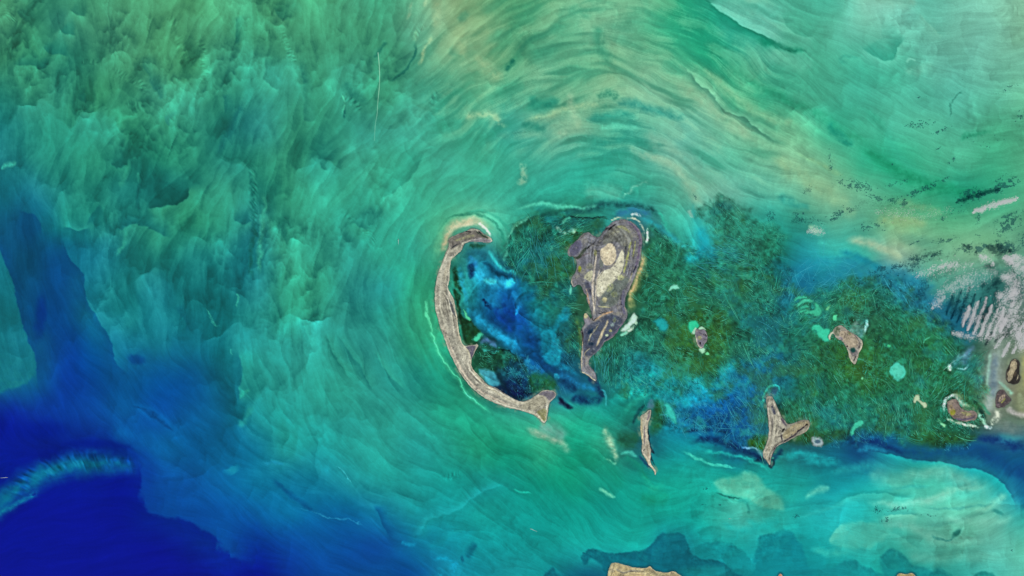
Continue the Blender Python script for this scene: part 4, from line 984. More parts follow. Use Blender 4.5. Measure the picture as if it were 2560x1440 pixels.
# pale sand banks in shallow water: category name, label, outline, colour, feather, colour of the middle
BANK = [
('sandbank', 'round pale turquoise sandbank alone in the green sea grass, right of the brown wedge island', "2224 918 2233 909 2242 904 2250 911 2262 917 2266 930 2259 945 2245 953 2234 947 2224 932", '4cccb2', 2., 'shoal'),
('sandbank', 'topmost and longest of the curved finger shoals', "1983 749 1990 742 2003 739 2016 742 2018 747 2004 746 1994 749 1987 753", '3cbc98', 1.6, 'f'),
('sandbank', 'thick second finger shoal, just under the topmost one', "1990 765 1996 755 2008 749 2024 747 2036 753 2028 757 2014 756 2002 762 1994 768", '44c09c', 1.8, 'f'),
('sandbank', 'short middle finger shoal between its longer neighbours', "1999 769 2006 763 2016 761 2026 765 2018 769 2008 769 2002 772", '3cb894', 1.5, 'f'),
('sandbank', 'lowest left finger shoal, thin and pointed', "1996 778 2003 773 2014 772 2022 777 2012 778 2002 782", '3cb890', 1.5, 'f'),
('sandbank', 'palm of the finger shoals, broad streaky pale green patch', "2008 782 2018 777 2034 776 2038 766 2034 757 2042 756 2050 766 2055 778 2050 790 2040 794 2032 786 2018 786", '3cb890', 3., 'f'),
('sandbank', 'S shaped turquoise shoal trailing from the left tip of the brown wedge island', "2028 822 2034 813 2045 809 2054 814 2058 822 2066 820 2076 823 2074 834 2068 842 2074 848 2070 855 2060 853 2052 846 2046 842 2041 836 2044 827 2036 824 2030 827", '38c49c', 2.2, ''),
('sandbank', 'small white hook of sand at the left tip of the brown wedge island', "2083 829 2077 832 2072 838 2071 847 2075 851 2076 842 2080 836 2085 834", 'd0d4bc', 1., ''),
('sandbank', 'small pale C shaped shoal above the brown wedge island', "2081 791 2088 787 2096 787 2091 793 2094 800 2087 802 2082 798", '58dca0', 1.2, ''),
('sandbank', 'tiny pale forked shoal to the right of the finger shoals', "2065 772 2070 766 2078 763 2072 770 2070 776 2067 775", '68c890', 1.2, ''),
('sandbank', 'tiny pale green oval between the wedge island and the round sandbank, upper one', "2215 864 2220 860 2227 863 2226 867 2218 868", '48d090', 1.2, ''),
('sandbank', 'tiny pale green dot below the wedge island', "2153 945 2157 942 2160 946 2157 950 2153 949", '78dca0', 1.2, ''),
('sandbank', 'thin curved sliver of pale sand in dark grass below the clouds', "2308 857 2311 850 2319 845 2329 841 2322 847 2314 851 2310 858", '50c898', 1.2, ''),
('sandbank', 'leaping fish shaped pale pink shoal below the round sandbank', "2283 998 2287 989 2294 986 2299 991 2297 999 2303 1003 2312 1006 2320 1012 2314 1022 2304 1014 2297 1003 2291 1002 2288 1008 2284 1005", 'bcd0ac', 1.6, ''),
('sandbank', 'small pale winged shoal right of the largest island', "1672 726 1675 717 1682 712 1690 711 1696 716 1701 720 1692 722 1684 721 1678 724", '88e4c4', 1.4, ''),
('sandbank', 'soft turquoise patch between the largest island and the purple grey islet', "1632 801 1641 799 1650 795 1660 798 1668 806 1671 816 1666 828 1656 827 1646 822 1639 812", '1ca0a0', 3.5, ''),
('sandbank', 'cream white bank against the lower right shore of the largest island', "1580 790 1585 781 1591 785 1592 797 1589 808 1578 813 1570 824 1560 829 1552 830 1557 819 1568 808 1576 802", 'c4ead4', 2., ''),
('sandbank', 'small mint patch under the cream white bank', "1549 839 1556 833 1567 829 1566 836 1556 842", '84dcbc', 1.8, ''),
('sandbank', 'green round bank joined to the top left of the purple grey islet', "1720 815 1721 805 1728 801 1738 801 1746 808 1749 816 1742 820 1736 824 1729 834 1723 826", '30c896', 2., ''),
('sandbank', 'mint cap on the top of the purple grey islet', "1746 822 1750 817 1757 816 1763 821 1764 826 1757 822 1749 825", 'b4e8c4', 1.2, ''),
('sandbank', 'pale strip on the left flank of the purple grey islet', "1728 834 1732 820 1740 814 1741 822 1738 836 1733 836", 'a8d8b8', 1.4, ''),
('sandbank', 'mint knob at the bottom of the purple grey islet', "1746 873 1752 870 1759 869 1763 875 1761 882 1755 885 1749 880", 'a8e4bc', 1.4, ''),
('sandbank', 'detached mint oval off the bottom of the purple grey islet', "1763 882 1768 879 1774 881 1775 886 1769 888 1764 886", '70dc98', 1.3, ''),
('sandbank', 'turquoise wedge pointing down, right of the spear shaped island', "1660 1008 1670 1007 1680 1018 1687 1036 1691 1064 1682 1052 1672 1046 1665 1030", '34bcae', 3., ''),
('sandbank', 'pale green patch at the south edge of the grass right of the Y shaped island', "2128 1092 2127 1072 2134 1060 2145 1052 2157 1048 2161 1057 2151 1066 2138 1072 2134 1084", '40c4a2', 2.2, ''),
('sandbank', 'grey white ring shaped shoal right of the Y shaped island foot', "2027 1103 2030 1094 2041 1092 2052 1095 2060 1104 2058 1113 2048 1116 2036 1114", 'a4b4b8', 2.5, 'ring'),
('sandbank', 'slim mint shoal inside the crescent island', "1157 771 1162 776 1168 786 1177 797 1178 804 1170 801 1163 790", '58d8a0', 1.6, ''),
('sandbank', 'mint shoal by the inner spit of the crescent island', "1180 850 1184 842 1192 838 1198 829 1206 833 1204 843 1196 850 1188 854", '48d0a4', 2.2, ''),
('sandbank', 'small upright mint oval off the left shore of the largest island', "1422 727 1424 715 1427 714 1430 722 1430 734 1426 738 1423 735", '60ccb4', 1.3, ''),
]
# ------------------------------------------------------------------ blender helpers
def lin(c):
    c = np.clip(np.asarray(c, np.float32), 0, 1)
    return np.where(c <= .04045, c / 12.92, ((c + .055) / 1.055) ** 2.4)
def albedo(c): return np.clip(lin(c) / LIT, .0005, .92)
def material(name, rough=.7, spec=.15, bump=None, attr='colour', alpha=False, grain=None):
    m = bpy.data.materials.new(name); m.use_nodes = True; n = m.node_tree; p = n.nodes['Principled BSDF']
    p.inputs['Roughness'].default_value = rough; p.inputs['Specular IOR Level'].default_value = spec
    at = n.nodes.new('ShaderNodeVertexColor'); at.layer_name = attr; col = at.outputs['Color']
    if grain:
        tc = n.nodes.new('ShaderNodeNewGeometry')
        for sc, am in grain:
            nz = n.nodes.new('ShaderNodeTexNoise'); nz.inputs['Scale'].default_value = sc; nz.inputs['Detail'].default_value = 3
            n.links.new(tc.outputs['Position'], nz.inputs['Vector'])
            mr = n.nodes.new('ShaderNodeMapRange'); mr.inputs['From Min'].default_value = .25; mr.inputs['From Max'].default_value = .75
            mr.inputs['To Min'].default_value = 1 - am; mr.inputs['To Max'].default_value = 1 + am
            n.links.new(nz.outputs['Fac'], mr.inputs['Value'])
            vm = n.nodes.new('ShaderNodeVectorMath'); vm.operation = 'SCALE'; n.links.new(col, vm.inputs[0]); n.links.new(mr.outputs[0], vm.inputs['Scale']); col = vm.outputs[0]
    n.links.new(col, p.inputs['Base Color'])
    if bump:
        nz = n.nodes.new('ShaderNodeTexNoise'); nz.inputs['Scale'].default_value = bump[0]; nz.inputs['Detail'].default_value = 4
        tc = n.nodes.new('ShaderNodeNewGeometry'); n.links.new(tc.outputs['Position'], nz.inputs['Vector'])
        b = n.nodes.new('ShaderNodeBump'); b.inputs['Strength'].default_value = bump[1]; b.inputs['Distance'].default_value = bump[2]
        n.links.new(nz.outputs['Fac'], b.inputs['Height']); n.links.new(b.outputs[0], p.inputs['Normal'])
    if alpha: n.links.new(at.outputs['Alpha'], p.inputs['Alpha'])
    return m
M_SEA = material('sea_water', .6, .03, None, grain=[(3.2, .05)])
M_LAND = material('island_ground', .9, .1, (6., .5, .03), grain=[(7., .10), (2.2, .06)])
M_BANK = material('sand_under_water', .7, .1, alpha=True, grain=[(4., .06)])
M_LINE = material('scour_sand', .8, .05)
M_SHADOW = material('shadow_flecks', .8, .05)  # for the flecks that carry painted cloud shadow
def mesh_obj(name, V, F, C=None, mat=None, parent=None, smooth=True):
    """V (n,3), F (m,3|4), C (n,4) linear colours"""
    me = bpy.data.meshes.new(name); V = np.asarray(V, np.float32); F = np.asarray(F, np.int32); k = F.shape[1]
    me.vertices.add(len(V)); me.vertices.foreach_set('co', V.ravel())
    me.loops.add(F.size); me.loops.foreach_set('vertex_index', F.ravel())
    me.polygons.add(len(F)); me.polygons.foreach_set('loop_start', np.arange(0, F.size, k, dtype=np.int32))
    me.polygons.foreach_set('use_smooth', np.full(len(F), smooth))
    me.update(calc_edges=True)
    if C is not None:
        a = me.color_attributes.new('colour', 'FLOAT_COLOR', 'POINT'); C = np.asarray(C, np.float32)
        if C.shape[1] == 3: C = np.concatenate([C, np.ones((len(C), 1), np.float32)], 1)
        a.data.foreach_set('color', C.ravel())
    if mat: me.materials.append(mat)
    o = bpy.data.objects.new(name, me); scene.collection.objects.link(o)
    if parent: o.parent = parent
    return o
def tag(o, label=None, cat=None, group=None, kind=None):
    for k, v in (('label', label), ('category', cat), ('group', group), ('kind', kind)):
        if v: o[k] = v
    return o
def empty(name, x, y, z=0):
    o = bpy.data.objects.new(name, None); o.location = (x, y, z); scene.collection.objects.link(o); return o
def grid_faces(h, w):
    i = np.arange(h * w).reshape(h, w)
    return np.stack([i[:-1, :-1], i[1:, :-1], i[1:, 1:], i[:-1, 1:]], -1).reshape(-1, 4)
# ------------------------------------------------------------------ the sea: one sheet out to the horizon
cv = paint_sea(2.2)
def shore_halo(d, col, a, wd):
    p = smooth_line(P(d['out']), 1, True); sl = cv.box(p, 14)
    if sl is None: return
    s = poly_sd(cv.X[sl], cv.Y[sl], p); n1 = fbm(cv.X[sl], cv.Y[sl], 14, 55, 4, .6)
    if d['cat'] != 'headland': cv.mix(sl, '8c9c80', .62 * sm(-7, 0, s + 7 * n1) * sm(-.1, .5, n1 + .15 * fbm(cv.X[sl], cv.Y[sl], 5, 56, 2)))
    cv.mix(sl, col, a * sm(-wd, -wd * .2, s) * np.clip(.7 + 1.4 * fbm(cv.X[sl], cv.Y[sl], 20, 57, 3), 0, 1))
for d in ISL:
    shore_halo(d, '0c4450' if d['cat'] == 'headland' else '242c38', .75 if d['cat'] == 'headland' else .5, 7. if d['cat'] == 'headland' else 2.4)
px = np.concatenate([[-90000, -9000, -1500, -300], cv.xs, [2860, 4060, 11560, 92560]]); py = np.concatenate([[-90000, -9000, -1500, -300], cv.ys, [1740, 2940, 10440, 91440]])
CC = np.pad(cv.C, ((4, 4), (4, 4), (0, 0)), mode='edge')
gx, gy = np.meshgrid(px, py)
V = np.stack([wx(gx), wy(gy), np.zeros_like(gx)], -1).reshape(-1, 3)
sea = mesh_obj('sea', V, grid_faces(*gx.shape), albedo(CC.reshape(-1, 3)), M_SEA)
tag(sea, 'turbid sea, milky turquoise to deep blue, with swirling sediment plumes', kind='structure')
# ------------------------------------------------------------------ islands
for d in ISL:
    c = isl_paint(d); xs0, ys0 = [q[0] for q in P(d['out'])], [q[1] for q in P(d['out'])]
    ox, oy = (min(xs0) + max(xs0)) / 2, (min(ys0) + max(ys0)) / 2
    root = tag(empty(d['name'], wx(ox), wy(oy)), d['label'], d['cat'], kind=None)
    Vx, Vy = wx(c.X) - wx(ox), wy(c.Y) - wy(oy)
    V = np.stack([Vx, Vy, c.hgt], -1).reshape(-1, 3); C = albedo(c.C.reshape(-1, 3))
    F = grid_faces(c.h, c.w); sdf = c.sd.reshape(-1)[F]; F = F[(sdf > -1.6).any(1)]
    k = np.sort(c.cls.reshape(-1)[F], 1)[:, 1]
    for i, nm in enumerate(c.names):
        f = F[k == i]
        if not len(f): continue
        u, inv = np.unique(f, return_inverse=True)
        mesh_obj(nm, V[u], inv.reshape(f.shape), C[u], M_LAND, root)
# ------------------------------------------------------------------ pale banks of sand just under the surface
def sea_colour(x, y):
    i = np.clip(((np.asarray(x) - cv.xs[0]) / cv.step + .5).astype(int), 0, cv.w - 1); j = np.clip(((np.asarray(y) - cv.ys[0]) / cv.step + .5).astype(int), 0, cv.h - 1)
    return cv.C[j, i]
for name, label, out, col, f, kind in BANK:
    p = smooth_line(P(out), 2, True); xs0 = [q[0] for q in p]; ys0 = [q[1] for q in p]; ox, oy = sum(xs0) / len(p), sum(ys0) / len(p)
    c = Canvas(min(xs0) - 4, min(ys0) - 4, max(xs0) + 4, max(ys0) + 4, .9, col)
    c.warp([(12, 2.4, 81), (4, 1.3, 82)])
    sd = poly_sd(c.WX, c.WY, p)
    c.C *= (1 + .10 * fbm(c.X, c.Y, 5, 83, 3) + .06 * sm(0, 4, sd))[..., None]
    if kind == 'ring':
        r = np.hypot((c.X - ox) / 9, (c.Y - oy) / 6); c.mix((slice(None), slice(None)), '34546c', (1 - sm(.5, 1.1, r)) * .85)
    if kind == 'shoal': c.mix((slice(None), slice(None)), '6cdcc0', sm(4, 12, sd) * .35)
    al = sm(-f * 1.2, f * 1.5, sd + f * .9 * fbm(c.X, c.Y, 5, 85, 3)) * (.93 + .07 * fbm(c.X, c.Y, 9, 86, 2))
    c.mix((slice(None), slice(None)), '2c9070', .35 * sm(.0, .6, fbm(c.X, c.Y, 8, 87, 4, .65)) * (kind != ''))
    V = np.stack([wx(c.X) - wx(ox), wy(c.Y) - wy(oy), .006 + .014 * al], -1).reshape(-1, 3)
    C = np.concatenate([albedo(c.C.reshape(-1, 3)), al.reshape(-1, 1)], 1)
    F = grid_faces(c.h, c.w); F = F[(al.reshape(-1)[F] > .01).any(1)]
    u, inv = np.unique(F, return_inverse=True)
    o = mesh_obj(name, V[u], inv.reshape(F.shape), C[u], M_BANK); o.location = (wx(ox), wy(oy), 0)
    tag(o, label, 'sandbank', 'pale sandbanks showing through the shallow water')
# ------------------------------------------------------------------ ice scour lines in the sea grass
SC = [(1340, 700, 30, 18), (1380, 740, 15, 20), (1300, 680, 60, 30), (1330, 600, 80, 35), (1300, 660, 100, 35), (1400, 575, -28, 18), (1440, 570, -20, 18), (1380, 700, 60, 45), (1420, 640, 50, 35), (1340, 720, 25, 40), (1660, 640, 60, 45), (1700, 700, 30, 25), (1750, 690, 20, 15), (1820, 650, 12, 12), (1830, 620, 20, 15),
 (1780, 560, 75, 20), (1850, 560, 40, 25), (1900, 620, 60, 40), (1640, 740, -20, 60), (1700, 800, 30, 50), (1850, 760, 40, 40), (1900, 820, 50, 40), (1550, 900, 88, 30), (1600, 880, 45, 40), (1650, 930, 50, 45), (1700, 900, 45, 20), (1780, 950, 50, 25),
 (1960, 700, -70, 40), (2000, 860, -40, 40), (2050, 930, 60, 15), (2100, 980, 55, 18), (2000, 900, 55, 15), (2200, 1000, 70, 30), (2250, 1000, 80, 20), (2300, 850, 60, 20), (2250, 760, 50, 25), (2350, 800, 55, 25), (2150, 760, -30, 60), (2100, 700, -35, 35), (2400, 950, -45, 15),
 (2440, 1000, 50, 40), (2100, 1060, 60, 25), (2350, 1095, 50, 40), (1980, 1040, 65, 15), (1250, 900, 45, 40), (1360, 950, 62, 20), (1170, 820, 60, 60), (1420, 860, 60, 25), (2160, 900, 60, 60), (1640, 1040, 60, 40), (1570, 1100, 20, 50)]
SC = np.array(SC, np.float32)
rr = np.random.RandomState(21)
LV, LF, LC = [], [], []; nv = 0
my, mx = np.nonzero(cv.meadow * (.62 + .9 * fbm(cv.X, cv.Y, 38, 93, 3)) > .36)
def land_at(x, y):
    for d in ISL:
        if 'pp' not in d: d['pp'] = P(d['out']); d['bb'] = (min(q[0] for q in d['pp']) - 3, min(q[1] for q in d['pp']) - 3, max(q[0] for q in d['pp']) + 3, max(q[1] for q in d['pp']) + 3)
    return False
def ribbon(x, y, a, ln, wd, curv, col, z):
    global nv
    n = max(3, min(9, int(ln / 7))); pts = []
    aa = a - curv * ln / 2; cx, cy = x - math.cos(a) * ln / 2, y - math.sin(a) * ln / 2
    for i in range(n + 1):
        pts.append((cx, cy, aa)); s = ln / n; cx += math.cos(aa) * s; cy += math.sin(aa) * s; aa += curv * s + (rr.rand() - .5) * .10
    for i, (qx, qy, qa) in enumerate(pts):
        w = wd * (.35 + .65 * math.sin(math.pi * min(1, max(0, i / n)))) * .5
        LV.append((wx(qx - math.sin(qa) * w), wy(qy + math.cos(qa) * w), z)); LV.append((wx(qx + math.sin(qa) * w), wy(qy - math.cos(qa) * w), z)); LC.append(col); LC.append(col)
        if i: LF.append((nv + 2 * i - 2, nv + 2 * i - 1, nv + 2 * i + 1, nv + 2 * i))
    nv += 2 * len(pts)
def scour(x, y, a, ln, wd, k, cc, curv=0.):
    b = sea_colour(x, y); col = albedo(b * (1 - k) + cc * k); ribbon(x, y, a, ln, wd, curv, col, .008 + .003 * rr.rand())
C1, C2, C3 = H('5cd0ac'), H('38c0a8'), H('44b4c8')
for g in range(6500):
    q = rr.randint(len(mx)); x, y = cv.xs[mx[q]], cv.ys[my[q]]
    d2 = (SC[:, 0] - x) ** 2 + (SC[:, 1] - y) ** 2; k = np.argmin(d2 * (1 + .5 * rr.rand(len(SC))))
    a = math.radians(SC[k, 2] + SC[k, 3] * rr.randn() * .8); n = rr.randint(1, 5); ln = 3 + 12 * rr.rand() ** 1.5 + (15 + 45 * rr.rand() if rr.rand() < .09 else 0)
    hot = fbm(np.float32(x), np.float32(y), 34, 95, 3) > .02
    b = sea_colour(x, y); cc = C3 if b[2] > b[1] * 1.02 else (C1 if rr.rand() < .5 else C2); cu = (rr.rand() - .5) * .03
    for i in range(n):
        off = (rr.rand() - .5) * 14
        scour(x - math.sin(a) * off + rr.randn() * 4, y + math.cos(a) * off + rr.randn() * 4, a + rr.randn() * .09, ln * (.6 + .6 * rr.rand()), .45 + .75 * rr.rand() ** 2, .10 + (.85 if hot else .45) * rr.rand(), cc, cu)
for g in range(420):                                                            # dark gaps of grass between
    q = rr.randint(len(mx)); x, y = cv.xs[mx[q]], cv.ys[my[q]]
    d2 = (SC[:, 0] - x) ** 2 + (SC[:, 1] - y) ** 2; k = np.argmin(d2)
    scour(x, y, math.radians(SC[k, 2] + SC[k, 3] * rr.randn()), 6 + 12 * rr.rand(), 1.5 + 2 * rr.rand(), .45, H('10383c'), 0)
for g in range(260):                                                            # long faint scours over the blue shallows
    cx, cy, sx, sy, a0, sp = [(2080, 690, 70, 35, -30, 60), (1640, 950, 60, 30, 40, 40), (1350, 640, 50, 40, 85, 20), (1800, 1060, 60, 30, 60, 50), (2080, 700, 60, 30, 30, 60), (1500, 910, 25, 30, 88, 15), (1800, 640, 60, 40, 15, 10)][g % 7]
    scour(cx + rr.randn() * sx * .7, cy + rr.randn() * sy * .7, math.radians(a0 + rr.randn() * sp), 16 + 45 * rr.rand(), .8 + .5 * rr.rand(), .3 + .35 * rr.rand(), C3, (rr.rand() - .5) * .02)
o = mesh_obj('ice_scour', LV, LF, LC, M_LINE); tag(o, 'thin pale scratch lines crossing the dark green sea grass beds', 'scour lines', kind='stuff')
# ------------------------------------------------------------------ cloud shadows put on the pale water as small dark coloured flecks
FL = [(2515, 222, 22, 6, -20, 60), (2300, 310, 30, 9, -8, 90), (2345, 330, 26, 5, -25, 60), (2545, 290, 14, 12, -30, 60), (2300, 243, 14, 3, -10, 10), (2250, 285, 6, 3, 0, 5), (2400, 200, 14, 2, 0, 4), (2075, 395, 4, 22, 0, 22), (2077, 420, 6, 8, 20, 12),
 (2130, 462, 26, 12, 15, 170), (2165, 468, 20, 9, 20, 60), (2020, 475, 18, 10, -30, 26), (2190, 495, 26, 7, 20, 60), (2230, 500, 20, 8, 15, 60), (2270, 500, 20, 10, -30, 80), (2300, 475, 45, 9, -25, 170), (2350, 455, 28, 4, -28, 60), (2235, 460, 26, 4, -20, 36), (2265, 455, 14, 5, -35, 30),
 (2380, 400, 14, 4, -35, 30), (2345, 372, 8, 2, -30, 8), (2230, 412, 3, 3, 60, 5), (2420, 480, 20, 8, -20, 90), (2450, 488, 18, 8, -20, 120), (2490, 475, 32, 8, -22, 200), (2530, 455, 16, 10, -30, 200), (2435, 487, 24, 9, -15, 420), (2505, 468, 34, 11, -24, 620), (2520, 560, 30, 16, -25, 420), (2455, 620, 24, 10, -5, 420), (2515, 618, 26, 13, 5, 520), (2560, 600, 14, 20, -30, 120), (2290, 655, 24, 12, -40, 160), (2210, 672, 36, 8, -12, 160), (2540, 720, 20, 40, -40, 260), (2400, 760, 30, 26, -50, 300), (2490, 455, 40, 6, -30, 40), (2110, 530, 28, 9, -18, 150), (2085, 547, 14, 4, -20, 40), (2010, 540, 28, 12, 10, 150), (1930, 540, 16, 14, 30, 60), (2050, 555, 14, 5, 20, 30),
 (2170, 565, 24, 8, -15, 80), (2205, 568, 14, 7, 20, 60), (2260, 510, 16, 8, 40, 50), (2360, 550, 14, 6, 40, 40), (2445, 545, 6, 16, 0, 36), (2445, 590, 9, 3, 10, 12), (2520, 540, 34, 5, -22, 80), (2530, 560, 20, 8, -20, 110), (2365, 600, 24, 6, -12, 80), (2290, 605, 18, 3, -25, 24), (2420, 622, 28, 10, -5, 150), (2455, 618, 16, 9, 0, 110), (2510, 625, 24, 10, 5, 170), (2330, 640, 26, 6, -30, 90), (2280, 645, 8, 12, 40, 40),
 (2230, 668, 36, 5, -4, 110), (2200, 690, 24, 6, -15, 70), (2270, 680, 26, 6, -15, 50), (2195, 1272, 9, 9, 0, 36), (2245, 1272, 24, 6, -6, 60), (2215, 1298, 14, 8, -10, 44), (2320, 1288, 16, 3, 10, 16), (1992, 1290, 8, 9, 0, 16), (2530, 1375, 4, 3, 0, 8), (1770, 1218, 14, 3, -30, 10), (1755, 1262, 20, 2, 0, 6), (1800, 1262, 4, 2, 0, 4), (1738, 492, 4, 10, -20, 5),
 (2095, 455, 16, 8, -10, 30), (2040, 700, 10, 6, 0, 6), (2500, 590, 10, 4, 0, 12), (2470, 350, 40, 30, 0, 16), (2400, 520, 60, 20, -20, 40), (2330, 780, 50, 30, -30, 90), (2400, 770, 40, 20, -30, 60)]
LV, LF, LC = [], [], []; nv = 0
SHADE = H('0a3440')  # shadow tone mixed into the sea colour under each fleck
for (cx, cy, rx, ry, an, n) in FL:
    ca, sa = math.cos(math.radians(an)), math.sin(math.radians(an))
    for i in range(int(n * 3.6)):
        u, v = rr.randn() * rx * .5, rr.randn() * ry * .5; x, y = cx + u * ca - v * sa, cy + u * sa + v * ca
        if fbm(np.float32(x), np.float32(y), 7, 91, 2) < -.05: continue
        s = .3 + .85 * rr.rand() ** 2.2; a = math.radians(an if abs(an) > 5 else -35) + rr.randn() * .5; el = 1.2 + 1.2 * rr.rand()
        b = sea_colour(x, y); kk = .3 + .45 * rr.rand(); col = albedo(b * (1 - kk) + SHADE * kk); k = 6; z = .012 + .006 * rr.rand()
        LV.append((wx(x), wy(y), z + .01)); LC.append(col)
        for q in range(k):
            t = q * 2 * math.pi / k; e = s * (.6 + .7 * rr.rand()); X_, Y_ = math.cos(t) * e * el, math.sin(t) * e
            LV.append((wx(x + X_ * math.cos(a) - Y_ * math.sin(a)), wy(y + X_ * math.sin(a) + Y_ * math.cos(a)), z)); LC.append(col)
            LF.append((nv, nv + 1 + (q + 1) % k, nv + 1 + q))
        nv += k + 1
o = mesh_obj('shadow_flecks', LV, LF, LC, M_SHADOW); tag(o, 'clusters of small dark flecks coloured as cloud shadows over the pale green water', 'flecks', kind='stuff')
# ------------------------------------------------------------------ clouds: heaps of small translucent puffs, 1.8 km up
m = bpy.data.materials.new('cloud'); m.use_nodes = True; n = m.node_tree; n.nodes.clear()
cd = n.nodes.new('ShaderNodeBsdfDiffuse'); ct = n.nodes.new('ShaderNodeBsdfTranslucent'); cx = n.nodes.new('ShaderNodeMixShader'); cp = n.nodes.new('ShaderNodeBsdfTransparent'); cm = n.nodes.new('ShaderNodeMixShader'); co = n.nodes.new('ShaderNodeOutputMaterial')
for q in (cd, ct): q.inputs['Color'].default_value = (.97, .96, .96, 1)
cx.inputs[0].default_value = .12; cm.inputs[0].default_value = .5
n.links.new(cd.outputs[0], cx.inputs[1]); n.links.new(ct.outputs[0], cx.inputs[2]); n.links.new(cp.outputs[0], cm.inputs[1]); n.links.new(cx.outputs[0], cm.inputs[2]); n.links.new(cm.outputs[0], co.inputs[0])
M_CLOUD = m
ALT = 4.2
def ico():
    t = (1 + 5 ** .5) / 2; v = np.array([(-1, t, 0), (1, t, 0), (-1, -t, 0), (1, -t, 0), (0, -1, t), (0, 1, t), (0, -1, -t), (0, 1, -t), (t, 0, -1), (t, 0, 1), (-t, 0, -1), (-t, 0, 1)], np.float32); v /= np.linalg.norm(v[0])
    f = np.array([(0, 11, 5), (0, 5, 1), (0, 1, 7), (0, 7, 10), (0, 10, 11), (1, 5, 9), (5, 11, 4), (11, 10, 2), (10, 7, 6), (7, 1, 8), (3, 9, 4), (3, 4, 2), (3, 2, 6), (3, 6, 8), (3, 8, 9), (4, 9, 5), (2, 4, 11), (6, 2, 10), (8, 6, 7), (9, 8, 1)])
    return v, f
IV, IF = ico(); CD = 5.2
def cloud(label, parts, seed, name='cloud'):
    """parts: (points, half width, number of puffs, puff radius)"""
    r = np.random.RandomState(seed); VV, FF = [], []; nn = 0; xs0, ys0 = [], []
    for pts, wd, cnt, rad in parts:
        p = smooth_line(P(pts), 2); L = [0]
        for i in range(len(p) - 1): L.append(L[-1] + math.hypot(p[i + 1][0] - p[i][0], p[i + 1][1] - p[i][1]))
        for c in range(int(cnt * CD)):
            t = r.rand() * L[-1]; i = max(0, np.searchsorted(L, t) - 1); f = (t - L[i]) / (L[i + 1] - L[i] + 1e-6)
            en = .35 + .65 * math.sin(math.pi * t / L[-1])
            x = p[i][0] + f * (p[i + 1][0] - p[i][0]) + r.randn() * wd * .62 * en; y = p[i][1] + f * (p[i + 1][1] - p[i][1]) + r.randn() * wd * .62 * en
            if name == 'wave_cloud': x += 1.3 * math.sin(t / 9. + seed) + .5 * math.sin(t / 3.1)
            if wd > 5 and .6 * fbm(np.float32(x + .7 * y), np.float32(y - .7 * x) / 2.4, 9, seed, 3) + .5 * fbm(np.float32(x), np.float32(y), 30, seed, 2) < -.02 + .3 * r.randn(): continue
            R = rad * (.24 + .34 * r.rand() ** 2); zz = ALT + r.randn() * .015
            s = (CAMZ - zz) / CAMZ                                    # same line of sight, higher up
            cx, cy = wx(x) * s, wy(y) * s; a = -.75 + r.randn() * .35
            v = IV * np.array([R * U * 2.1, R * U * .75, R * U * .2]) * (1 + .35 * (r.rand(12, 1) - .5))
            v = np.stack([v[:, 0] * math.cos(a) + v[:, 1] * math.sin(a), -v[:, 0] * math.sin(a) + v[:, 1] * math.cos(a), v[:, 2]], 1)
            VV.append(v + (cx, cy, zz)); FF.append(IF + nn); nn += 12
    V = np.concatenate(VV); c = V.mean(0); o = mesh_obj(name, V - c, np.concatenate(FF), None, M_CLOUD); o.location = c
    return tag(o, label, 'cloud', 'low white clouds over the right edge')
G = 1
cloud('thin slanting streak of cloud over the pale green water, topmost at the right edge', [("2432 532 2460 520 2500 508 2545 494", 8, 300, 1.8), ("2436 524 2452 528 2466 518", 5, 90, 1.5), ("2490 512 2520 502 2540 500", 5, 140, 1.5)], 1)
cloud('small ragged cloud tuft at the right end of the long veil', [("2452 640 2470 650 2484 660", 10, 190, 1.7)], 2)
cloud('bright broken cloud bank against the right edge, over the dark shadows', [("2510 645 2535 652 2575 690", 13, 480, 1.8), ("2505 690 2540 700 2575 720", 16, 380, 1.7), ("2535 640 2570 655", 9, 200, 1.6)], 3)
cloud('long torn veil of thin cloud up and left of the wave clouds', [("2285 690 2330 676 2380 665 2430 662", 14, 330, 1.6), ("2345 668 2372 662 2398 662", 7, 150, 1.6)], 4)
cloud('faint grainy cloud sheet just above the tops of the wave cloud stripes', [("2345 735 2390 712 2440 695 2490 680", 20, 620, 1.4)], 5)
cloud('leftmost faint scrap of cloud, over the blue grass water', [("2330 770 2360 742", 12, 110, 1.3)], 6)
ST4 = ["2408 816 2414 794 2424 765", "2420 826 2432 792 2446 752", "2434 834 2450 794 2464 752 2468 742", "2448 840 2466 800 2480 762", "2464 842 2484 800 2496 772", "2482 840 2500 800 2512 768", "2500 830 2514 796"]
LB = ['leftmost and shortest', 'second from the left', 'third from the left, tallest', 'fourth from the left', 'fifth from the left', 'sixth from the left', 'last, half lost in the cloud mass']
for i, s in enumerate(ST4):
    cloud('wave cloud stripe, ' + LB[i], [(s, 6.5, 190 + 20 * i, 1.4), (s, 3.2, 50 + 5 * i, 1.4)], 10 + i, 'wave_cloud')
cloud('pale fuzzy band of cloud joining the feet of the wave cloud stripes', [("2380 832 2430 842 2480 842 2515 830", 10, 420, 1.5)], 20)
cloud('dense mottled cloud mass filling the right edge beside the wave clouds', [("2530 725 2548 790 2556 865", 32, 1900, 1.7), ("2498 735 2530 800 2545 850", 20, 620, 1.6), ("2575 700 2582 880", 18, 480, 1.8)], 21)
cloud('two small cloud wisps above the oval islet', [("2486 872 2498 856 2508 842", 5, 70, 1.4), ("2506 892 2514 875 2524 856", 5, 120, 1.5), ("2530 884 2540 868", 4, 50, 1.4)], 22)
cloud('pale grainy patch of thin cloud over teal water left of the sand tongue', [("2018 580 2040 574 2062 584", 9, 130, 1.1)], 23)
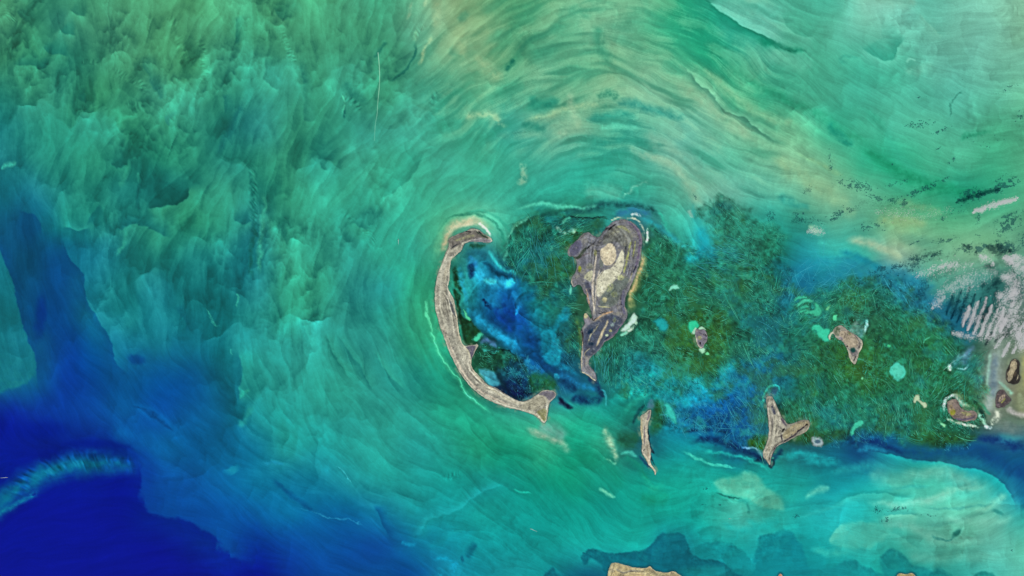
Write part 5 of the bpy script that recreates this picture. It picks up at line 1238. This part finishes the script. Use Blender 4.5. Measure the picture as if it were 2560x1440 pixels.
cloud('faint grainy cloud scatter over the yellowish water between the shadow flecks', [("2190 530 2260 535 2340 540 2380 520", 16, 260, 1.0)], 24)
# ------------------------------------------------------------------ ships and their wakes
def plain(name, col, rough=.6, bump=True):
    m = bpy.data.materials.new(name); m.use_nodes = True; q = m.node_tree.nodes['Principled BSDF']; q.inputs['Roughness'].default_value = rough
    nz = m.node_tree.nodes.new('ShaderNodeTexNoise'); nz.inputs['Scale'].default_value = 30; mx_ = m.node_tree.nodes.new('ShaderNodeMix'); mx_.data_type = 'RGBA'
    mx_.inputs['A'].default_value = (*[c * .85 for c in col], 1); mx_.inputs['B'].default_value = (*col, 1)
    m.node_tree.links.new(nz.outputs['Fac'], mx_.inputs['Factor']); m.node_tree.links.new(mx_.outputs['Result'], q.inputs['Base Color']); return m
M_HULL = plain('hull_paint', (.75, .75, .72)); M_CAB = plain('cabin_paint', (.8, .8, .8)); M_DECK = plain('deck', (.35, .3, .26)); M_FOAM = plain('foam', (.62, .78, .74), .9)
def prism(pts, z0, z1):
    n = len(pts); V = [(x, y, z0) for x, y in pts] + [(x, y, z1) for x, y in pts]
    return V, [tuple(range(n, 2 * n))] + [(i, (i + 1) % n, n + (i + 1) % n, n + i) for i in range(n)]
def poly_obj(name, V, F, mat, parent):
    me = bpy.data.meshes.new(name); me.from_pydata(V, [], F); me.materials.append(mat); me.update(); o = bpy.data.objects.new(name, me); scene.collection.objects.link(o); o.parent = parent; return o
def ship(x, y, ang, L, wake, label):
    """hull, deck, cabin, funnel and the wake behind; heading ang in degrees on the map"""
    r = tag(empty('ship', wx(x), wy(y)), label, 'ship', 'small ships on open water'); r.rotation_euler = (0, 0, math.radians(-ang)); l = L * U / 2; w = l * .26
    V, F = prism([(-l, -w), (l * .5, -w), (l, 0), (l * .5, w), (-l, w)], .0, .05); poly_obj('hull', V, F, M_HULL, r)
    V, F = prism([(-l * .9, -w * .8), (l * .45, -w * .8), (l * .85, 0), (l * .45, w * .8), (-l * .9, w * .8)], .05, .056); poly_obj('deck', V, F, M_DECK, r)
    V, F = prism([(-l * .8, -w * .7), (-l * .35, -w * .7), (-l * .35, w * .7), (-l * .8, w * .7)], .056, .11); poly_obj('cabin', V, F, M_CAB, r)
    V, F = prism([(-l * .7, -w * .2), (-l * .55, -w * .2), (-l * .55, w * .2), (-l * .7, w * .2)], .11, .14); poly_obj('funnel', V, F, M_HULL, r)
    wl = wake * U; V = []; F = []
    for i in range(9):
        t = i / 8; h = w * (.9 + .9 * t) * (1 - t * .9); V += [(-l - wl * t, -h, .014), (-l - wl * t, h, .014)]
        if i: F.append((2 * i - 2, 2 * i - 1, 2 * i + 1, 2 * i))
    poly_obj('wake', V, F, M_FOAM, r)
ship(996, 599, -90, 3.4, 11, 'small white ship with a short wake, on open green water left of the crescent island')
ship(18, 1193.5, -5, 3.4, 16, 'small white ship on the deep blue water at the left border, wake trailing left')
ship(1327, 1322, 205, 3.0, 16, 'small white ship on the turquoise water above the bottom headland')
ship(1822, 1297, 180, 2.4, 6, 'tiny white ship on the turquoise water in the lower right')
def wake_line(pts, w0, w1, label, k=.5):
    p = smooth_line(P(pts), 2); V = []; F = []; C = []; n = len(p); r = np.random.RandomState(n)
    for i, (x, y) in enumerate(p):
        a = p[min(i + 1, n - 1)]; b = p[max(i - 1, 0)]; dx, dy = a[0] - b[0], a[1] - b[1]; l = math.hypot(dx, dy); t = i / (n - 1); w = (w0 + (w1 - w0) * t) * (.7 + .5 * r.rand()) * .5
        kk = k * (1 - .65 * t); c = albedo(sea_colour(x, y) * (1 - kk) + H('b4e8c8') * kk); C += [c, c]
        V += [(wx(x - dy / l * w), wy(y + dx / l * w), .014), (wx(x + dy / l * w), wy(y - dx / l * w), .014)]
        if i: F.append((2 * i - 2, 2 * i - 1, 2 * i + 1, 2 * i))
    o = mesh_obj('ship_wake', V, F, C, M_LINE); tag(o, label, 'wake')
wake_line("945 131 947 150 949 175 949 212 946 240 944 262 943 287 940 300 938 312 937 330 936 352", 2.0, 1.8, 'long thin pale wake line running down the green water near the top', .75)
print('tris', sum(len(o.data.polygons) * (2 if len(o.data.polygons) and len(o.data.polygons[0].vertices) == 4 else 1) for o in bpy.data.objects if o.type == 'MESH'))
print('objects', len(bpy.data.objects), 'script', round(time.time() - T0, 1), 's')
